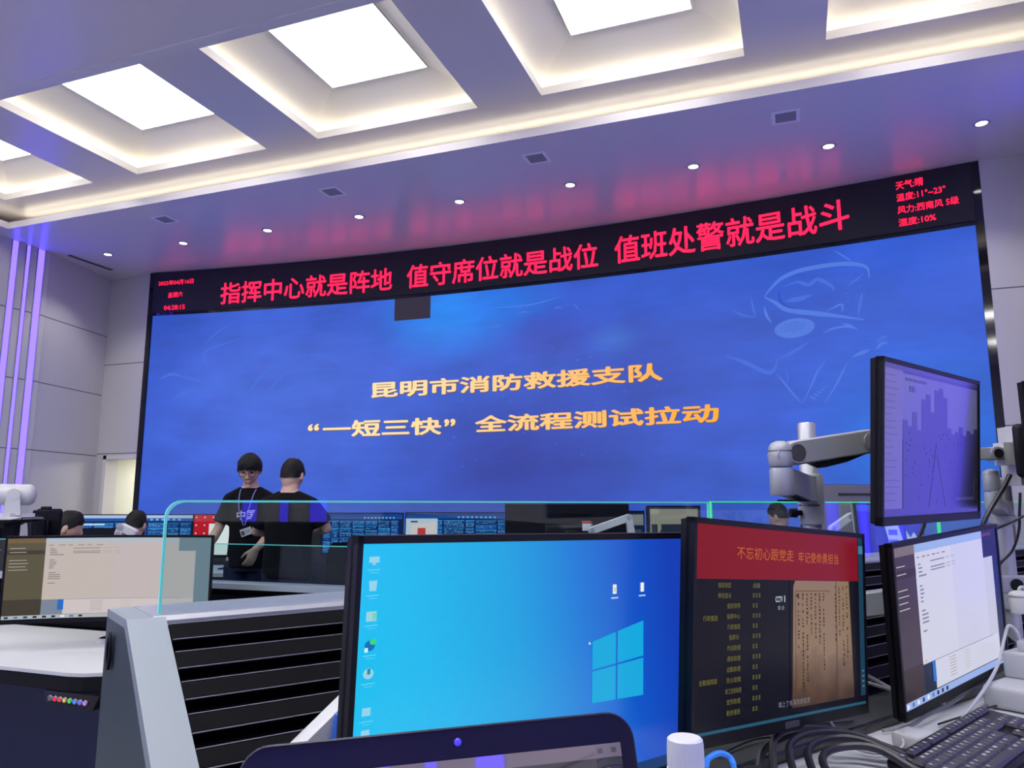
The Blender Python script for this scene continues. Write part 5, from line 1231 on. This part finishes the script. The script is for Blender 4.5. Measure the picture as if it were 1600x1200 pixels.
def finger_hand(b, f, wrist, dirv, palm, thumb, curl=.5, sc=1.0):
    """hand at wrist pointing along dirv; palm = palm normal; thumb = side of the thumb"""
    d = V(dirv).normalized(); n = V(palm); n = (n-d*n.dot(d)).normalized(); t = V(thumb); t = (t-d*t.dot(d)-n*t.dot(n)).normalized(); w_ = V(wrist)
    P_ = lambda a, s_, u: f(*(w_+d*a*sc+t*s_*sc+n*u*sc))
    rs = []
    for a, hw, th in ((-.02, .026, .019), (.02, .036, .017), (.06, .042, .015), (.088, .041, .012)):
        rs.append([P_(a, hw*math.cos(q), th*math.sin(q)) for q in [2*PI*i/14 for i in range(14)]])
    b.rings(rs)
    for i, (s_, L_) in enumerate(((.030, .070), (.010, .080), (-.011, .074), (-.031, .058))):
        a = .085; u = 0; ang = .15; pts = [(P_(a, s_, u), .0092*sc)]
        for k, fr_ in enumerate((.45, .32, .23)):
            ang += curl*(.5+.3*k)*(1+.08*i); a += L_*fr_*math.cos(ang); u += L_*fr_*math.sin(ang); pts.append((P_(a, s_*(1.05), u), (.0085-.0009*k)*sc))
        b.limb(pts, 10)
    b.limb([(P_(.02, .030, .004), .013*sc), (P_(.050, .052, .012), .011*sc), (P_(.075, .060, .024), .0095*sc), (P_(.092, .060, .036), .008*sc)], 10)
def head(b, f, c, tilt, yaw, sc=1.0):
    """skull with jaw, nose, brow, lips and ears; local face direction is -Y"""
    R_ = M.Rotation(yaw, 3, 'Z') @ M.Rotation(tilt, 3, 'X')
    h = lambda x, y, z: f(*(V(c)+R_ @ (V((x, y, z))*sc)))
    u, v = 28, 22; vs = []; fs = []
    def shape(p):
        x, y, z = p.x*.076, p.y*.096, p.z*.118
        if z < -.02: k = (-.02-z)/.098; x *= 1-.38*k; y = y*(1-.22*k) - (.012*k if p.y < 0 else -.028*k)
        if p.y < -.2: y = y*(1-.05*abs(p.x)) ; y += .008*max(0, 1-abs((z-.012)/.022))*max(0, 1-abs(abs(x)-.032)/.022)
        if p.y < 0: y -= .006*max(0, 1-abs(z-.040)/.018)*max(0, 1-abs(x)/.06)
        return h(x, y, z)
    b.ball((0, 0, 0), 1, u, v, lambda x, y, z: shape(V((x, y, z))))
    b.rings([[h(w_*math.cos(q), yy+w_*.8*math.sin(q), zz) for q in [2*PI*i/10 for i in range(10)]] for zz, yy, w_ in ((.022, -.090, .006), (.0, -.096, .009), (-.020, -.103, .013), (-.030, -.096, .015), (-.036, -.086, .008))])
    b.rings([[h(w_*math.cos(q), yy+hh*math.sin(q)*.6, zz+hh*math.sin(q)*.5) for q in [2*PI*i/10 for i in range(10)]] for zz, yy, w_, hh in ((-.050, -.086, .022, .006), (-.054, -.090, .020, .007), (-.060, -.088, .019, .006), (-.066, -.084, .014, .004))])
    b.ball((0, 0, 0), 1, 12, 8, lambda x, y, z: h(x*.016, -.078+y*.018, -.098+z*.014))
    for sg in (-1, 1): b.ball((0, 0, 0), 1, 14, 10, lambda x, y, z: h(sg*.077+x*.011, .010+y*.018, -.005+z*.033))
    return h
def hairpiece(t, h, name='hair', short=False, fringe=True):
    g = B(); u, v = 32, 20; vs = []; fs = []
    n = 36
    rs = []
    for j in range(10):
        el = PI/2*(1-j/9*1.0); r_ = []
        for i in range(n):
            a = 2*PI*i/n; fx, fy = math.cos(a), math.sin(a)         # fy<0: front
            front = max(0, -fy)
            low = (.047+.010*math.sin(9*a)+.008*math.sin(17*a+1) if fringe else .060)*front+(.006*math.sin(13*a+2) if fringe else 0) + (-.035 if short else -.055)*max(0, fy) + .0*(1-abs(fy)) - .012*(1-abs(fy))
            zt_ = .138 if not short else .128; z = zt_-(zt_-low)*(j/9)**1.35
            k = math.sqrt(max(0.02, 1-((z-.01)/.125)**2)) if z > .01 else 1.0
            k = max(k, .06 if j == 0 else .25)
            if j == 0: k = .02
            wob = 1+.03*math.sin(5*a+j)+.02*math.sin(11*a+2*j)
            th = (1.22 if not short else 1.07)-(.10 if not short else .04)*(j/9)**3
            r_.append(h(fx*.078*k*th*wob, fy*.098*k*th*wob+.002, z+.002*math.sin(7*a)))
        rs.append(r_)
    inner = [[h(math.cos(2*PI*i/n)*.070, math.sin(2*PI*i/n)*.09, .02+.02*max(0, -math.sin(2*PI*i/n))) for i in range(n)]]
    g.rings(rs+inner)
    return g.build(name, T['hair'], t, True)
def standing(label, px, d, yaw, arms, headtilt, headyaw, build=1.0, hgt=1.74, fringe=True, short=False, group=None):
    P0 = at(px, 800, d); t = thing('person', label, 'person', (P0.x, P0.y, FLOOR2), rz=yaw)
    m0 = ROOTM[t.name]; k = hgt/1.74
    f = lambda x, y, z: m0 @ (V((x, y, z))*k)
    W_ = build; b = B()
    b.loft([(f(0, .0, .86), .10, .09), (f(0, .0, .95), .16*W_, .11), (f(0, .0, 1.08), .145*W_, .105*W_), (f(0, .0, 1.25), .165*W_, .115*W_), (f(0, .01, 1.36), .150*W_, .100), (f(0, .015, 1.42), .105*W_, .082), (f(0, .01, 1.47), .062, .062), (f(0, -.005, 1.54), .054, .056)])
    sh = []; 
    for sg, el, wr, hd, pn, th in arms:
        s0 = V((sg*.165*W_, .01, 1.365)); el = V(el); wr = V(wr)
        b.limb([(f(sg*.06, .012, 1.425), .052*k), (f(*s0), .055*k), (f(*((s0+el)/2)), .047*W_*k), (f(*el), .039*k), (f(*((el*2+wr)/3)), .041*k), (f(*wr), .026*k)])
        finger_hand(b, f, wr, hd, pn, th, .45); sh.append((sg, s0, el, wr))
    hc = V((0, -.02-.06*math.sin(headtilt), 1.605 if fringe else 1.59))
    h = head(b, f, hc, headtilt, headyaw, 1.08)
    for sg in (-1, 1): b.limb([(f(sg*.085, 0, .88), .085*W_*k), (f(sg*.095, -.01, .50), .056*k), (f(sg*.097, 0, .36), .052*k), (f(sg*.10, .02, .09), .036*k), (f(sg*.105, -.09, .035), .028*k)])
    bo = remesh(b, T['skin'], 'body', t, .0065, 3)
    # shirt
    b = B(); b.loft([(f(0, .0, .83), .19*W_, .135), (f(0, .0, .95), .182*W_, .13*W_), (f(0, .0, 1.08), .172*W_, .128*W_), (f(0, .0, 1.25), .180*W_, .135*W_), (f(0, .01, 1.35), .170*W_, .120), (f(0, .015, 1.41), .125*W_, .10), (f(0, .012, 1.462), .078, .078)], 28)
    for sg, s0, el, wr in sh:
        m_ = s0+(el-s0)*.78
        b.limb([(f(sg*.065, .014, 1.415), .062*k), (f(*s0), .064*k), (f(*((s0+m_)/2)), .066*W_*k)])
        b.cyl(f(*((s0+m_)/2)), f(*m_), .065*W_*k, .071*W_*k, 18)
    so = remesh(b, T['shirt'], 'shirt', t, .009, 3)
    b = B(); b.loft([(f(0, 0, .80), .17*W_, .12), (f(0, 0, .90), .178*W_, .125), (f(0, 0, .97), .168*W_, .12)])
    for sg in (-1, 1): b.limb([(f(sg*.085, 0, .84), .098*W_*k), (f(sg*.095, -.005, .50), .078*k), (f(sg*.10, .01, .10), .066*k)], 16)
    remesh(b, T['jeans'], 'trousers', t, .011, 2)
    for sg in (-1, 1):
        g = B(); g.loft([(f(sg*.105, -.05, .0), .048, .135), (f(sg*.105, -.05, .03), .05, .138), (f(sg*.105, -.035, .06), .045, .11), (f(sg*.10, .01, .10), .04, .05)]); g.build('shoe', T['matte'], t, True)
    hairpiece(t, h, short=short, fringe=fringe)
    return t, f, h
# man with glasses facing the camera
yawc = YAW
t1, f1, h1 = standing('person in black T-shirt with glasses and lanyard, facing the camera and looking down', 389, 6.3, yawc+.06,
    [(-1, (-.235, -.01, 1.13), (-.32, -.10, .93), (-.35, -.2, -.9), (.6, .6, 0), (.2, -1, 0)), (1, (.215, -.03, 1.11), (.12, -.20, .98), (-.35, -.2, -.95), (-.5, .7, 0), (-.4, -.9, 0))], .42, .10, .93)
def face_bits(t, h, glasses=True):
    g = B()
    for sg in (-1, 1): g.ball((0, 0, 0), 1, 12, 8, lambda x, y, z: h(sg*.030+x*.013, -.0835+y*.005, .012+z*.005))
    g.build('eyes', T['black'], t, True)
    g = B()
    for sg in (-1, 1): g.tube([h(sg*.014, -.094, .030), h(sg*.030, -.094, .035), h(sg*.048, -.084, .031)], .0035, 6)
    g.build('eyebrows', T['hair'], t, True)
    g = B(); g.tube([h(-.020, -.088, -.056), h(-.006, -.0945, -.054), (h(0, -.095, -.0555)), h(.006, -.0945, -.054), h(.020, -.088, -.056)], .0042, 8); g.tube([h(-.014, -.090, -.062), h(0, -.095, -.0635), h(.014, -.090, -.062)], .0045, 8); g.build('lips', T['lip'], t, True)
    if glasses:
        g = B()
        for sg in (-1, 1): g.tube([h(sg*.034+.025*math.cos(a), -.104+.004*abs(math.cos(a)), .008+.019*math.sin(a)) for a in [2*PI*i/18 for i in range(19)]], .0022, 6, 1); g.tube([h(sg*.058, -.098, .012), h(sg*.078, -.03, .012), h(sg*.080, .012, .008)], .0018, 6)
        g.tube([h(-.010, -.107, .012), h(0, -.110, .015), h(.010, -.107, .012)], .002, 6); g.build('glasses', T['matte'], t, True)
face_bits(t1, h1)
g = B()
for sg in (-1, 1): g.tube([f1(sg*.062, .03, 1.475), f1(sg*.058, -.075, 1.43), f1(sg*.040, -.148, 1.30), f1(.012+sg*.006, -.160, 1.165)], .0045, 6)
tag(g.build('lanyard', mat('lanyard', (.16, .18, .42), .6), t1, True), 'pale blue lanyard strap')
g = B(); bf = lambda x, y, z: f1(.03+x*.94-z*.34, -.158+y, 1.115+z*.94+x*.34); g.rbox(-.045, .045, -.004, .004, -.03, .03, .003, 2, bf)
bo = g.build('badge', T['white'], t1); tag(bo, 'white identity badge hanging askew')
g = B(); g.box(-.038, -.012, -.0052, -.0042, -.02, .015, bf); g.box(-.004, .036, -.0052, -.0042, .004, .008, bf); g.box(-.004, .03, -.0052, -.0042, -.008, -.004, bf)
pp = g.build('print', T['dkgrey'], t1); pp.parent = bo
vs, fs = text_geo('中国', .02); g = B()
g.add([f1(-.052+.15*u, -.1475-.012*math.cos((u-.5)*2.2), 1.205+.075*v+.01*u) for u, v in vs], fs); tag(g.build('shirt_print', mat('shirt_print', (.55, .55, .62), .7), t1, recalc=False), 'white lettering on the chest')
# man seen from behind
t2, f2, h2 = standing('person in black T-shirt and jeans standing with his back to the camera, elbows bent', 452, 5.7, yawc+PI-.08,
    [(-1, (-.275, -.06, 1.19), (-.13, -.27, 1.17), (.5, -.8, .1), (0, -.2, -1), (.3, .2, .9)), (1, (.275, -.06, 1.17), (.13, -.27, 1.15), (-.5, -.8, .1), (0, -.2, -1), (-.3, .2, .9))], .22, -.1, 1.06, 1.685, False, True)
face_bits(t2, h2, False)
# seated people of the far row, seen from behind
def seated(label, px, pytop, d, yaw, shirt='shirt', lean=.12, headyaw=0, chairlabel=None):
    top = at(px, pytop, d); P0 = V((top.x, top.y, FLOOR2)); H_ = top.z-FLOOR2; k = H_/1.27
    t = thing('person', label, 'person', P0, rz=yaw); m0 = ROOTM[t.name]
    f = lambda x, y, z: m0 @ V((x, y*1.0-(z-.5)*lean*(1 if z > .5 else 0), z*k))
    b = B()
    b.loft([(f(0, .0, .46), .17, .13), (f(0, .0, .56), .165, .12), (f(0, 0, .72), .15, .11), (f(0, 0, .88), .175, .115), (f(0, 0, .955), .16, .10), (f(0, 0, 1.00), .10, .075), (f(0, -.005, 1.03), .055, .056), (f(0, -.015, 1.10), .052, .054)])
    for sg in (-1, 1):
        el = (sg*.25, -.12, .72); wr = (sg*.15, -.36, .78)
        b.limb([(f(sg*.175, 0, .93), .055), (f(*el), .04), (f(*wr), .026)]); finger_hand(b, f, wr, (-sg*.2, -1, 0), (0, 0, -1), (-sg, 0, 0), .5)
        b.limb([(f(sg*.09, .02, .48), .085), (f(sg*.11, -.40, .50), .058), (f(sg*.11, -.42, .10), .038), (f(sg*.11, -.52, .04), .03)])
    h = head(b, f, (0, -.03, 1.16), .2, headyaw, .98)
    remesh(b, T['skin'], 'body', t, .0085, 2)
    b = B(); b.loft([(f(0, .0, .50), .19, .145), (f(0, .0, .60), .185, .14), (f(0, 0, .74), .172, .13), (f(0, 0, .88), .195, .135), (f(0, 0, .955), .18, .118), (f(0, 0, 1.0), .12, .09), (f(0, .0, 1.03), .072, .07)])
    for sg in (-1, 1): b.limb([(f(sg*.172, 0, .925), .072), (f(sg*.235, -.09, .77), .066)], 16)
    remesh(b, T[shirt], 'shirt', t, .012, 2)
    b = B()
    b.loft([(f(0, 0, .44), .18, .14), (f(0, 0, .54), .18, .135)])
    for sg in (-1, 1): b.limb([(f(sg*.09, .0, .48), .098), (f(sg*.11, -.41, .50), .075), (f(sg*.11, -.42, .12), .06)], 14)
    remesh(b, T['jeans'], 'trousers', t, .014, 2)
    for sg in (-1, 1): g = B(); g.loft([(f(sg*.11, -.50, .0), .048, .13), (f(sg*.11, -.50, .035), .048, .13), (f(sg*.11, -.45, .09), .04, .06)]); g.build('shoe', T['matte'], t, True)
    hairpiece(t, h, short=True, fringe=False)
    if chairlabel: office_chair(chairlabel, P0-(M.Rotation(yaw, 3, 'Z') @ V((0, .02, 0))), yaw, 'office chairs')
    return t
seated('person with short dark hair seated with back to camera, above the curved monitor', 205, 800, 6.15, yawc+PI+.05, 'shirt', .10, 0, 'black office chair of the person above the curved monitor')
seated('person seated at the left, half hidden behind the black monitor back, face turned right', 84, 801, 5.38, yawc+PI-.7, 'shirt', .10, -.4, 'black office chair of the person at the left')
seated('person with dark hair seated at the right, behind the silver pole', 1224, 788, 7.3, yawc+PI+.5, 'shirt', .06, .3, 'black office chair of the person behind the silver pole')
seated('person in navy top bending over the far desk, right of the man seen from behind', 514, 826, 6.5, yawc+PI+.95, 'navy', .55, 0, 'black office chair of the bending person in navy')
office_chair('black office chair in front of the dashboard with pale map', at(668, 830, 6.0), yawc+PI+.1, 'office chairs')
office_chair('black office chair beside the seated person above the curved monitor', at(243, 826, 5.6), yawc+PI-.2, 'office chairs')
